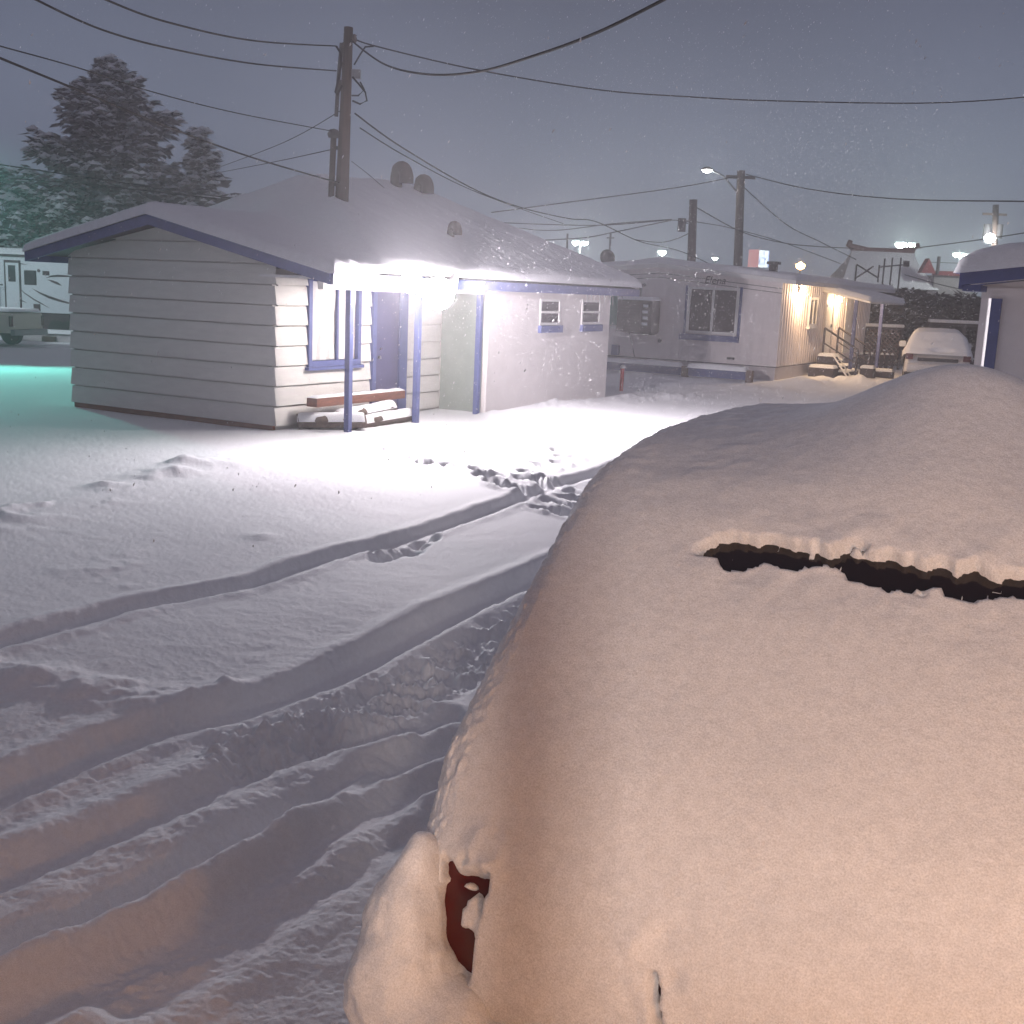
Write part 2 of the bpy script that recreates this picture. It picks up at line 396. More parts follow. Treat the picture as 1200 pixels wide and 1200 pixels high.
# core (blocks light) and lapped siding
MB().box(-4.33, -.06, .06, 9.5, -.4, 2.36).build('wall', 'siding', cab)
def siding_gable():
    mb = MB(); h = .297; z = .05; n = 0; G = .024
    def lim(zz):
        zt = zz+.10
        left = max(-4.39, RIDGE_L-(RIDGE_Z-zt)/.222); right = min(0.0, RIDGE_L+(RIDGE_Z-zt)/.222)
        return left, right
    while z < 3.0:
        z1 = min(z+h, 2.995)
        a0, b0 = lim(z); a1, b1 = lim(z1)
        zs = [z, z1]; 
        # insert break where the roof line begins
        for zb in (2.33, 2.53):
            if z < zb < z1: zs.append(zb)
        zs = sorted(zs)
        vs = []; 
        for zz in zs:
            a, b = lim(zz); out = -.034*(1-(zz-z)/h)
            if zz == z1: zz = z1-G
            vs += [(a, out, zz), (b, out, zz)]
        fs = [(2*i, 2*i+1, 2*i+3, 2*i+2) for i in range(len(zs)-1)]
        a, b = lim(z); k = len(vs)
        vs += [(a, .045, z), (b, .045, z)]; fs.append((k, k+1, 1, 0)); vs += [(a1, .045, z1-G), (b1, .045, z1-G), (a1, .045, z1+.001), (b1, .045, z1+.001)]; j = 2*len(zs)-2; fs += [(j, j+1, k+3, k+2), (k+2, k+3, k+5, k+4)]
        # little end grain at the corners
        mb.add(vs, fs); z += h
    mb.build('siding', 'siding', cab)
    # lower trim below the wall: dark gap board
    MB().box(-4.34, -.05, -.012, .05, -.2, .046).build('base_board', 'wood_red', cab)
siding_gable()
def siding_front():
    mb = MB(); h = .297; z = .05; G = .02
    # openings: window R .72-2.02 z .9-2.26 ; door R 2.3-3.4 z<2.2
    while z < 2.3:
        z1 = min(z+h, 2.3)
        zm = (z+z1)/2
        segs = [(-.03, 4.45)]
        if .93 < zm < 2.3: segs = [(-.03, .70), (2.02, 2.33), (3.34, 4.45)]
        elif zm < .93: segs = [(-.03, 2.33), (3.34, 4.45)]
        for a, b in segs:
            mb.add([(.034, a, z), (.034, b, z), (0, b, z1-G), (0, a, z1-G), (-.045, a, z), (-.045, b, z), (-.045, b, z1-G), (-.045, a, z1-G), (-.045, a, z1), (-.045, b, z1)], [(0, 1, 2, 3), (4, 5, 1, 0), (4, 0, 3, 7), (1, 5, 6, 2), (3, 2, 6, 7), (7, 6, 9, 8)])
        z += h
    mb.build('siding', 'siding', cab)
siding_front()
# picture window with curtain
win = MB()
for (a, b, c, d) in ((.70, .78, .90, 2.27), (1.94, 2.02, .90, 2.27), (.78, 1.94, .90, .99), (.78, 1.94, 2.2, 2.27)): win.box(-.02, .055, a, b, c, d)
win = win.build('window', 'blue', cab, bevel=.006)
rr = np.linspace(.79, 1.93, 70); zz = np.linspace(1.0, 2.19, 24)
Rg, Zg = np.meshgrid(rr, zz, indexing='ij')
P = np.stack([-.012+.012*np.sin(Rg*26+Zg*4.5+1.5*np.sin(Zg*3))+.008*np.sin(Rg*51-Zg*7), Rg, Zg], -1)
gridmesh('curtain', P[::-1], 'curtain', win)
MB().box(-.02, .09, .66, 2.06, .85, .898).build('window_sill', 'blue', win)
for a in (1.42,): MB().box(.0, .045, a-.02, a+.02, .99, 2.2).build('mullion', 'blue', win)
# door
dr = MB().box(-.02, .03, 2.44, 3.1, -.05, 2.1).build('door', 'blue_dark', cab)
fr = MB()
for (a, b, c, d) in ((2.34, 2.44, -.1, 2.2), (3.1, 3.34, -.1, 2.2), (2.44, 3.1, 2.1, 2.2)): fr.box(-.02, .06, a, b, c, d)
fr.build('door_frame', 'blue', cab, bevel=.006)
MB().lathe([(.012, 0), (.03, .02), (.03, .05), (.01, .06)], 12, (0, 0, 0)).build('handle', 'metal', dr).matrix_local = Matrix.Translation((.03, 2.52, 1.0)) @ Matrix.Rotation(PI/2, 4, 'Y')
# stucco block
BX = 1.0
st = MB().box(-.02, BX, 4.45, 9.55, -.4, 2.24).build('stucco_block', 'stucco', cab, bevel=.02)
MB().box(.05, .9, 4.415, 4.449, -.3, 2.2).build('side_panel', 'green_panel', cab)
def block_window(p0, p1):
    nrm = LD
    def hit(px, py):
        d = ray(px, py); t = ((LR(BX, 0)-EYEP)@nrm)/(d@nrm); return EYEP+t*d
    a = hit(*p0); b = hit(*p1)
    r0 = tolr(a)[1]; r1 = tolr(b)[1]; z1 = a[2]; z0 = b[2]
    w = MB()
    for (a_, b_, c_, d_) in ((r0, r0+.05, z0, z1), (r1-.05, r1, z0, z1), (r0+.05, r1-.05, z0, z0+.05), (r0+.05, r1-.05, z1-.05, z1)): w.box(BX-.06, BX+.02, a_, b_, c_, d_)
    w = w.build('window', 'white', cab)
    MB().box(BX-.01, BX+.004, r0+.05, r1-.05, z0+.05, z1-.05).build('pane', 'glass', w)
    MB().box(BX-.02, BX+.07, r0-.03, r1+.05, z0-.14, z0-.003).build('sill', 'blue', w)
    MB().box(BX-.0, BX+.025, r0+.05, r1-.05, (z0+z1)/2-.02, (z0+z1)/2+.02).build('mullion', 'white', w)
    return r0, r1, z0, z1
block_window((633, 350), (655, 381)); block_window((682, 351), (702, 380))
for k in range(9):
    r = 7.6+k*.21+random.uniform(-.06, .06); ln = random.uniform(.06, .26)
    MB().lathe([(.012, 0), (.008, -ln*.5), (.002, -ln)], 6, (L1+.01, r, ZE-.17)).build('icicle', 'metal', cab)
# porch posts and beam
for r in (.58, 2.39, 4.30):
    p = MB().box(.855, .945, r-.045, r+.045, -.4, ZE-.24).build('porch_post', 'blue', cab, bevel=.006)
MB().box(.85, .95, -.1, 4.40, ZE-.24, ZE-.122).build('porch_beam', 'white', cab)
# roof vents
def vent(l, r, s=1.0, dz=0.0):
    z = float(roof_h(np.array(l), np.array(r)))
    th = np.linspace(0, PI, 12)
    arc = [(.17*s*(1-math.cos(t))*.95, .17*s*(1-math.cos(t))*-.3, .24*s+.17*s*math.sin(t)) for t in th]
    v = MB().tube([(0, 0, -.3), (0, 0, .1*s)]+arc+[(arc[-1][0], arc[-1][1], .10*s)], [.125*s]*5+[.14*s]*8+[.15*s, .15*s], 14)
    o = v.build('roof_vent', 'brown_vent', roof, True); o.location = (l, r, z+dz); return o
vent(-2.2, 6.1, .95, .14); vent(-2.1, 6.75, .85, .06); vent(.0, 4.7, .55, .12)

# ------------------------------------------------------------------ porch floodlight
def on_L(px, py, l):
    d = ray(px, py); t = ((LR(l, 0)-EYEP)@LD)/(d@LD); return EYEP+t*d
lampP = on_L(503, 331, 1.42)
fl = thing('floodlight', 'blinding white floodlight globe with two side heads mounted on the eave of the cabin porch', 'lamp', lampP, 0)
MT['flood_e'] = emis('floodlight_lens', (1, .95, .93), 260)
MB().box(-.06, .06, -.06, .06, -.06, .06).build('housing', 'white', fl, bevel=.01)
def head(dirv, off):
    d = np.array(dirv); d = d/np.linalg.norm(d)
    q = Vector(d).to_track_quat('Z', 'Y').to_matrix().to_4x4()
    h = MB().lathe([(.0, -.12), (.05, -.12), (.06, -.02), (.165, .06), (.17, .075)], 18).build('lamp_head', 'metal', fl, True); h.matrix_local = Matrix.Translation(off) @ q
    MB().lathe([(.163, .07), (.15, .09), (.08, .125), (0, .135)], 18).build('lens', 'flood_e', h, True)
FD1 = LD*.55-RD*.8; FD2 = LD*.75+RD*.65
MT['globe_e'] = emis('floodlight_globe', (1, .90, .87), 150)
MB().lathe([(.24*math.sin(t), -.24*math.cos(t)) for t in np.linspace(.01, PI-.01, 16)], 24, tuple(LD*.42-RD*.38+np.array([0, 0, -.16]))).build('globe', 'globe_e', fl, True)  # oversized glowing ball stands in for lens glare round the lamp
MB().tube([(0, 0, 0), tuple(LD*.25-RD*.22+np.array([0, 0, -.05]))], .03, 8).build('bracket', 'metal', fl)
head(FD1+np.array([0, 0, -.12]), LD*.16-RD*.72); head(FD2+np.array([0, 0, -.12]), LD*.16+RD*.30)

# ------------------------------------------------------------------ lumber beside the cabin
def bar_between(name, m, a, b, w, h, label, cat, group=None, snow=.05, roundlog=False):
    """a beam lying from a to b (site frame), with a snow cap"""
    A = LR(*a); B = LR(*b); d = B-A; ln = np.linalg.norm(d)
    t = thing(name, label, cat, A, math.atan2(d[1], d[0]), group)
    tilt = math.atan2(d[2], math.hypot(d[0], d[1])); t.rotation_euler = (0, -tilt, math.atan2(d[1], d[0]))
    if roundlog:
        n = 10; MB().tube([(ln*i/n, .02*math.sin(i*1.3), .015*math.sin(i*2.1)) for i in range(n+1)], [h*(.95+.12*math.sin(i*1.9+ln)) for i in range(n+1)], 12).build('wood', m, t, True)
    else:
        MB().box(0, ln, -w/2, w/2, -h/2, h/2).build('wood', m, t, bevel=.008)
    if snow:
        nx, ny = 40, 10
        X, Y = np.meshgrid(np.linspace(.0, ln, nx), np.linspace(-w/2, w/2, ny), indexing='ij')
        Y = Y*(.75 if roundlog else 1); e = np.minimum(np.minimum(X, ln-X)/.06, (w/2*(.75 if roundlog else 1)-np.abs(Y))/.05); pf = np.sqrt(np.clip(1-(1-np.clip(e, 0, 1))**2, 0, 1))
        base = h/2 if not roundlog else np.sqrt(np.clip(h*h-Y*Y, 0, None))*.9
        Z = base+.004+pf*(snow+.02*fbm(X*5+ln*9, Y*5, 3))
        gridmesh('snow_cap', np.stack([X, Y, Z], -1)[:, ::-1], 'snow', t)
    return t
bar_between('beam', 'wood_red', (.34, .42, .40), (.34, 2.75, .40), .2, .13, 'long red brown wooden beam lying on top of the log heap by the cabin', 'beam', None, .03)
bar_between('log', 'wood_log', (.12, .36, .10), (.95, .95, .13), .3, .11, 'short snowy log poking left out of the heap under the beam', 'log', 'logs heaped by the cabin wall', .035, True)
bar_between('log', 'wood_log', (.55, .78, .16), (.6, 2.15, .24), .28, .10, 'snow topped log directly under the red brown beam', 'log', 'logs heaped by the cabin wall', .035, True)
bar_between('log', 'wood_log', (.72, .9, .06), (.72, 2.55, .10), .3, .10, 'lowest snowy log reaching right behind the nearest porch post', 'log', 'logs heaped by the cabin wall', .03, True)
bar_between('log', 'wood_log', (.15, .5, .02), (.5, 2.3, .05), .25, .10, 'dark log half buried at the back of the heap against the siding', 'log', 'logs heaped by the cabin wall', 0, True)

# ------------------------------------------------------------------ mobile home
mh = thing('mobile_home', 'wide pale mobile home with low gable, sliding window and two warm porch lights', 'mobile home', LR(0, 18.49, 0), YAW)
TL0, TL1, TD = -5.2, 2.04, 10.85
def troof(l): return 3.12-np.abs(l+1.58)*.088
poly = [(TL0, .38), (TL1, .38), (TL1, float(troof(TL1))-.05), (-1.58, 3.07), (TL0, float(troof(TL0))-.05)]
MB().prism(poly, 'y', 0, TD).build('wall', 'trailer', mh)
MB().box(TL0+.03, TL1-.03, .03, TD-.03, -.5, .379).build('skirting', 'skirt', mh)
MB().box(TL0, TL1+.012, -.012, TD, .375, .40).build('skirting_trim', 'metal_dark', mh)
fa = MB()
for dz in (.28, .40):
    fa.add([(TL0, -.014, float(troof(TL0))-dz), (-1.58, -.014, 3.12-dz), (TL1, -.014, float(troof(TL1))-dz), (TL0, -.014, float(troof(TL0))-dz+.015), (-1.58, -.014, 3.12-dz+.015), (TL1, -.014, float(troof(TL1))-dz+.015)], [(0, 1, 4, 3), (1, 2, 5, 4)])
fa.build('gable_trim', 'metal_dark', mh)
ls = np.linspace(TL0-.15, TL1+.42, 80); rs = np.linspace(-.22, TD+1.9, 120)
Lg, Rg = np.meshgrid(ls, rs, indexing='ij')
rf = MB(); base = np.stack([Lg, Rg, troof(Lg)], -1); rf.grid(base, True); lo = base.copy(); lo[..., 2] -= .11; rf.grid(lo)
for (sl) in (0, -1):
    E_ = np.stack([base[sl], lo[sl]], 0); rf.grid(E_, sl == 0)
    E_ = np.stack([base[:, sl], lo[:, sl]], 0); rf.grid(E_, sl != 0)
trf = rf.build('roof', 'white', mh)
d = np.minimum(np.minimum(Lg-ls[0], ls[-1]-Lg), np.minimum(Rg-rs[0], rs[-1]-Rg)); pf = np.sqrt(np.clip(1-(1-np.clip(d/.15, 0, 1))**2, 0, 1))
gridmesh('roof_snow', np.stack([Lg, Rg, troof(Lg)+.006+pf*(.15+.06*fbm(Lg*.7, Rg*.7, 3))], -1)[:, ::-1], 'roof_snow', trf)
# sliding window
w = MB()
for (a, b, c, d_) in ((-.68, -.6, 1.2, 2.5), (.76, .84, 1.2, 2.5), (-.6, .76, 1.2, 1.27), (-.6, .76, 2.43, 2.5)): w.box(a, b, -.05, .02, c, d_)
w = w.build('window', 'white', mh)
MB().box(-.6, .76, -.012, .01, 1.27, 2.43).build('pane', 'glass', w)
MB().box(.05, .11, -.04, -.013, 1.27, 2.43).build('mullion', 'white', w)
sh = MB().box(-.76, -.685, -.03, .01, 1.17, 2.53).build('side_trim', 'blue', w); MB().box(.845, .92, -.03, .01, 1.17, 2.53).build('side_trim', 'blue', w)
MB().box(-.84, .92, -.12, .01, 1.0, 1.168).build('window_sill', 'blue', w)
# lettering over the window
tx = bpy.data.curves.new('lettering', 'FONT'); tx.body = 'Elena'; tx.size = .30; tx.shear = .25; tx.extrude = .004; tx.align_x = 'CENTER'
to = bpy.data.objects.new('lettering', tx); COL.objects.link(to)
dg = bpy.context.evaluated_depsgraph_get(); me = bpy.data.meshes.new_from_object(to.evaluated_get(dg)); bpy.data.objects.remove(to)
to = bpy.data.objects.new('lettering', me); COL.objects.link(to); me.materials.clear(); me.materials.append(MT['metal_dark'])
to.parent = mh; to.rotation_euler = (PI/2, 0, 0); to.location = (.08, -.012, 2.6)
# green blind window and swamp cooler
g = MB().box(-3.5, -2.5, -.03, .0, 1.3, 2.2).build('window', 'teal', mh); MB().box(-3.55, -2.45, -.07, -.0, 1.18, 1.28).build('sill', 'white', g)
ac = thing('cooler', 'dark boxy evaporative cooler with snow on top, hung on the mobile home wall', 'cooler', LR(-2.05, 18.49, 1.1), YAW)
MB().prism([(-.55, 0.06), (.42, -.02), (.55, .05), (.55, .95), (-.55, .95)], 'y', -.62, -.03).build('casing', 'ac', ac, bevel=.02)
for k in range(4): MB().box(.25+.02*(k % 2), .42, -.64, -.621, .25+k*.17, .33+k*.17).build('drift', 'snow', ac)
lv = MB()
for k in range(9): lv.box(-.47, .2, -.64, -.621, .14+k*.085, .17+k*.085)
lv.build('louvre', 'metal_dark', ac)
X, Y = np.meshgrid(np.linspace(-.57, .57, 24), np.linspace(-.64, -.01, 14), indexing='ij'); e = np.minimum(.57-np.abs(X), np.minimum(Y+.64, -.01-Y+.1))/.1
gridmesh('snow_cap', np.stack([X, Y, .955+np.sqrt(np.clip(1-(1-np.clip(e, 0, 1))**2, 0, 1))*.1], -1)[:, ::-1], 'snow', ac)
MB().tube([(.0, -.3, .95), (.0, -.25, 1.35), (.0, 0, 1.4)], .05, 8).build('duct', 'metal', ac)
MB().tube([(-.4, -.05, .05), (-.25, -.03, -.35), (-.15, -.03, -.75)], .012, 6).build('hose', 'metal_dark', ac)
# small wall fittings
MB().tube([(-1.45, -.05, .92), (-1.45, 0, .92)], .06, 12).build('dryer_vent', 'metal_dark', mh)
MB().box(.62, .82, -.06, 0, .52, .58).build('hose_bib', 'metal_dark', mh)
MB().box(-1.1, -.75, -.02, .029, .24, .33).build('skirting_vent', 'metal_dark', mh)
MB().box(-2.95, -2.72, -.1, .0, .42, .72).build('meter_box', 'blue', mh)
# side wall: window, doors, corrugation
cr = MB()
for k in range(46):
    r = .15+k*.235; cr.box(TL1+.001, TL1+.018, r, r+.05, .42, 2.72)
cr.build('wall_ribs', 'trailer', mh)
w = MB()
for (a, b, c, d_) in ((2.75, 2.82, 1.5, 2.35), (3.55, 3.62, 1.5, 2.35), (2.82, 3.55, 1.5, 1.57), (2.82, 3.55, 2.28, 2.35), (3.16, 3.21, 1.57, 2.28)): w.box(TL1-.02, TL1+.06, a, b, c, d_)
w = w.build('window', 'white', mh); MB().box(TL1, TL1+.03, 2.82, 3.55, 1.57, 2.28).build('pane', 'glass', w)
MB().box(TL1, TL1+.1, 2.7, 3.67, 1.42, 1.497).build('sill', 'white', w)
dd = MB().box(TL1, TL1+.05, 4.6, 5.45, .6, 2.5).build('door', 'white', mh)
fr = MB()
for (a, b, c, d_) in ((4.48, 4.6, .55, 2.6), (5.45, 5.57, .55, 2.6), (4.6, 5.45, 2.5, 2.6)): fr.box(TL1, TL1+.075, a, b, c, d_)
fr.build('door_frame', 'skirt', mh)
MB().box(TL1+.05, TL1+.1, 5.3, 5.36, 1.45, 1.55).build('handle', 'metal_dark', dd)
MB().box(TL1, TL1+.045, 7.2, 8.1, .6, 2.5).build('door', 'white', mh)
# awning
aw = MB(); aw.prism([(TL1+.01, 2.62), (3.5, 2.30), (3.5, 2.24), (TL1+.01, 2.54)], 'y', 4.2, 9.2); aw = aw.build('awning', 'white', mh)
X, Y = np.meshgrid(np.linspace(TL1+.02, 3.56, 24), np.linspace(4.15, 9.25, 40), indexing='ij'); e = np.minimum(3.56-X, np.minimum(Y-4.15, 9.25-Y))/.12
gridmesh('snow_cap', np.stack([X, Y, 2.62-(X-TL1)*.219+.01+np.sqrt(np.clip(1-(1-np.clip(e, 0, 1))**2, 0, 1))*.14], -1)[:, ::-1], 'snow', aw)
for (l, r) in ((2.85, 5.2), (3.35, 6.6)):
    MB().box(l-.05, l+.05, r-.05, r+.05, -.1, 2.62-(l-TL1)*.219-.09).build('awning_post', 'blue', mh, bevel=.006)
# steps with rails
stp = thing('porch_steps', 'snow covered wooden steps with railings at the mobile home door', 'steps', LR(TL1+.12, 18.49+4.5, 0), YAW)
for k in range(4):
    x0 = .75-k*.25; tr = MB().box(max(x0-.3, .0), x0+.05, -.25, 1.35, .14*k-.02, .14*(k+1)).build('step', 'fence', stp)
    X, Y = np.meshgrid(np.linspace(max(x0-.3, 0), x0+.06, 10), np.linspace(-.27, 1.37, 24), indexing='ij'); e = np.minimum(np.minimum(x0+.06-X, X-max(x0-.3, 0)), np.minimum(Y+.27, 1.37-Y))/.06
    gridmesh('snow_cap', np.stack([X, Y, .14*(k+1)+.005+np.sqrt(np.clip(1-(1-np.clip(e, 0, 1))**2, 0, 1))*.06], -1)[:, ::-1], 'snow', tr)
for y in (-.3, 1.42):
    rl = MB().tube([(.05, y, 1.45), (1.1, y, .85)], .03, 8); rl.tube([(.05, y, .5), (.05, y, 1.45)], .035, 8); rl.tube([(1.1, y, -.1), (1.1, y, .85)], .035, 8); rl.tube([(.05, y, 1.0), (1.1, y, .42)], .02, 8)
    rl.build('railing', 'fence', stp)
# planter boxes and clutter by the steps
def crate(name, l, r, w_, d_, h_, label, cat, grp):
    t = thing(name, label, cat, LR(l, r, 0), YAW, grp)
    MB().box(-w_/2, w_/2, -d_/2, d_/2, -.1, h_).build('casing', 'fence', t, bevel=.015)
    X, Y = np.meshgrid(np.linspace(-w_/2-.01, w_/2+.01, 16), np.linspace(-d_/2-.01, d_/2+.01, 16), indexing='ij'); e = np.minimum(w_/2+.01-np.abs(X), d_/2+.01-np.abs(Y))/.08
    gridmesh('snow_cap', np.stack([X, Y, h_+.004+np.sqrt(np.clip(1-(1-np.clip(e, 0, 1))**2, 0, 1))*.09], -1)[:, ::-1], 'snow', t)
crate('crate', 2.55, 21.6, .75, .5, .30, 'low dark crate with snow lid nearest the mobile home corner', 'crate', 'crates beside the steps')
crate('crate', 2.5, 22.3, .55, .5, .62, 'taller dark crate against the mobile home wall beside the steps', 'crate', 'crates beside the steps')
crate('crate', 3.55, 23.0, .4, .35, .3, 'small snowy crate in front of the awning post', 'crate', 'crates beside the steps')
crate('crate', 3.9, 23.7, .55, .3, .2, 'flat snowy crate at the foot of the steps on the right', 'crate', 'crates beside the steps')
# ladder leaning over the crates
A = LR(2.75, 22.0, .7); B = LR(3.35, 21.7, .02); ldr = MB(); off = RD*.22
ldr.tube([A-off, B-off], .025, 6); ldr.tube([A+off, B+off], .025, 6)
for k in range(3): q = A+(B-A)*(k+1)/4; ldr.tube([q-off, q+off], .018, 6)
tag(ldr.build('ladder', 'white'), 'short pale ladder leaning down over the dark crates', 'ladder')
MT['porch_e'] = emis('porch_bulb', (1, .72, .42), 60)
def sconce(l, r, z, label):
    t = thing('wall_lamp', label, 'lamp', LR(l, r, z), YAW, 'lit wall lamps of the mobile home')
    MB().box(-.02, .05, -.06, .06, -.05, .1).build('bracket', 'metal_dark', t)
    MB().lathe([(.02, -.14), (.07, -.1), (.08, 0), (.06, .05)], 14, (.12, 0, 0)).build('glass_shade', 'porch_e', t, True)
    return t
sconce(TL1+.02, 20.0, 2.52, 'glowing warm wall lamp near the front corner of the mobile home')
sconce(TL1+.02, 24.25, 2.36, 'glowing warm wall lamp under the awning beside the door')
# roof bits on the mobile home
t = thing('satellite_dish', 'round satellite dish on a mast above the mobile home roof', 'dish', LR(-3.6, 19.3, 3.0), YAW)
MB().tube([(0, 0, 0), (0, 0, 1.0)], .03, 8).build('mast', 'metal', t)
MB().lathe([(.0, 0), (.12, .015), (.24, .06), (.25, .07), (.12, .03), (0, .015)], 18).build('dish', 'metal_dark', t, True).matrix_local = Matrix.Translation((0, -.06, .28)) @ Matrix.Rotation(PI/2+.25, 4, 'X')
MB().tube([(-.12, 0, .85), (.12, 0, .85)], .02, 6).build('crossbar', 'metal', t)
t = thing('roof_stack', 'dark square vent stack on the snowy mobile home roof', 'vent', LR(1.3, 19.9, 2.9), YAW)
MB().box(-.1, .1, -.1, .1, 0, .32).build('stack', 'metal_dark', t); MB().box(-.16, .16, -.16, .16, .32, .4).build('cap', 'metal_dark', t)
t = thing('roof_antenna', 'small tangled metal antenna frame at the far edge of the mobile home roof', 'antenna', LR(1.85, 29.6, 3.0), YAW)
b = MB(); b.tube([(-.5, 0, .1), (.1, 0, .55)], .03, 6); b.tube([(-.5, 0, .6), (.3, 0, .15)], .03, 6); b.tube([(.3, 0, 0), (.3, 0, .6)], .03, 6); b.tube([(-.5, 0, 0), (-.5, 0, .6)], .03, 6); b.build('frame', 'metal_dark', t)

# low blue railing in front of the mobile home
t = thing('low_rail', 'low blue plank rail with snow along its top before the mobile home', 'rail', LR(-2.9, 17.0, 0), YAW)
for a, b_ in ((0, 2.75), (2.95, 4.6)):
    pl = MB().box(a, b_, -.04, .04, .08, .30).build('plank', 'blue', t)
    X, Y = np.meshgrid(np.linspace(a-.02, b_+.02, 40), np.linspace(-.16, .14, 10), indexing='ij'); e = np.minimum(np.minimum(X-a+.02, b_+.02-X), np.minimum(Y+.16, .14-Y))/.07
    gridmesh('snow_cap', np.stack([X, Y, .30+.004+np.sqrt(np.clip(1-(1-np.clip(e, 0, 1))**2, 0, 1))*(.12+.03*fbm(X*2, Y*2, 2))], -1)[:, ::-1], 'snow', pl)
for a in (.1, 2.85, 4.68): MB().box(a-.08, a+.08, -.10, .10, -.2, .34).build('post', 'lattice', t, bevel=.01)
# red marker post
p = gp(728, 457); t = thing('marker_post', 'thin red marker post with a snow cap standing by the stucco wall', 'post', p)
MB().tube([(0, 0, -.2), (0, 0, .5)], .045, 12).build('post', 'red', t)
MB().lathe([(.0, .50), (.055, .505), (.06, .54), (.04, .58), (0, .595)], 12).build('snow_cap', 'snow', t, True)

# ------------------------------------------------------------------ conifer etc
def lump_tri(mb, c, r, squash=.5, n=5):
    """small irregular lump made of a few faces"""
    a0 = random.uniform(0, 6.28); top = (c[0], c[1], c[2]+r*squash); ring = []
    for k in range(n):
        a = a0+2*PI*k/n; q = r*random.uniform(.7, 1.2); ring.append((c[0]+q*math.cos(a), c[1]+q*math.sin(a), c[2]-r*.15*random.random()))
    mb.add([top]+ring, [(0, k+1, (k+1) % n+1) for k in range(n)])
def spray(mb, p, d, ln, wd):
    """a needle spray: flat ragged blade"""
    d = d/np.linalg.norm(d); s = np.cross(d, [0, 0, 1]); s = s/(np.linalg.norm(s)+1e-6)
    up = np.cross(s, d); tw = random.uniform(-.8, .8); s2 = s*math.cos(tw)+up*math.sin(tw)
    q = p+d*ln
    mb.add([p-s2*wd*.25, p+d*ln*.45-s2*wd, q, p+d*ln*.45+s2*wd, p+s2*wd*.25], [(0, 1, 2, 3, 4)])
def conifer(base, H, rfun, name, label, nb=170, skew=(0, 0), z0=.6, snow=True, seg=.45, group=None):
    t = thing(name, label, 'tree', base, 0, group)
    MB().tube([(skew[0]*k/8, skew[1]*k/8, H*k/8) for k in range(9)], [.28*(1-k/8.3) for k in range(9)], 9).build('trunk', 'twig', t)
    fo = MB(); sn = MB()
    for i in range(nb):
        f = (i+random.random())/nb; f = f**.8; z = z0+(H-z0)*f; R = rfun(f)*random.choice((random.uniform(.4, .8), random.uniform(.75, 1.1), random.uniform(.9, 1.22))); az = random.uniform(0, 2*PI)
        n = max(3, int(R/seg)+1); dirh = np.array([math.cos(az), math.sin(az), 0])
        up = .25-.25*(1-f)
        for k in range(n+1):
            s = k/n; rr = R*s; zz = z+up*rr+.12*R*s*s-(.28*R*s)*(1-f)
            p = np.array([skew[0]*z/H, skew[1]*z/H, zz])+dirh*rr
            for j in range(5):
                a2 = az+random.uniform(-1.1, 1.1); d = np.array([math.cos(a2), math.sin(a2), random.uniform(-.6, .35)])
                pj = p+np.array([random.uniform(-.2, .2), random.uniform(-.2, .2), random.uniform(-.2, .1)])
                spray(fo, pj, d, random.uniform(.45, .8)*(.5+.5*min(1, R)), random.uniform(.09, .19))
                if snow and random.random() < .6*(.35+s*.65):
                    q = pj+d/np.linalg.norm(d)*.25; lump_tri(sn, (q[0], q[1], q[2]+.06), random.uniform(.13, .34), .45)
    fo.build('foliage', 'needles', t, second=(sn, 'snow'))
    return t
B0 = at(135, 395, 56); B0[2] = -.4
conifer(B0, 12.1, lambda f: min(5.2, .12+8.6*(1-f))*(1+.12*math.sin(f*19)), 'spruce_tree', 'tall dark spruce laden with snow behind the cabin roof', 310, z0=1.2)
B1 = at(236, 395, 57); B1[2] = -.4
conifer(B1, 9.4, lambda f: .06+1.7*(1-f)**.8, 'spruce_tree', 'slimmer spruce with a bare pointed tip just right of the tall spruce', 70, z0=2, seg=.35)
B2 = at(48, 395, 50); B2[2] = -.4
conifer(B2, 5.6, lambda f: .3+2.6*(1-f)**.5, 'snowy_shrub', 'bushy snow crusted evergreen behind the travel trailer', 80, z0=.8)
def bare_tree(base, H, label, seed):
    random.seed(seed); t = thing('bare_tree', label, 'tree', base); mb = MB()
    def br(p, d, ln, r, lv):
        q = p+d*ln; mb.tube([p, (p+q)/2+np.array([random.uniform(-.05, .05)*ln]*3), q], [r, r*.8, r*.6], 5, False)
        if lv:
            for k in range(3):
                nd = d+np.array([random.uniform(-.6, .6), random.uniform(-.6, .6), random.uniform(-.1, .4)]); nd /= np.linalg.norm(nd)
                br(p+d*ln*random.uniform(.5, 1), nd, ln*random.uniform(.55, .8), r*.55, lv-1)
    br(np.array([0., 0, 0]), np.array([.05, 0, 1.]), H*.36, .12, 5)
    mb.build('trunk', 'twig', t); return t
b = at(12, 395, 60); b[2] = -.4; bare_tree(b, 9.0, 'leafless twiggy tree at the left edge behind the spruce', 3)
b = at(-12, 395, 66); b[2] = -.4; bare_tree(b, 8.5, 'leafless tree cut by the left edge of the view, behind the trailer', 5)
random.seed(11)

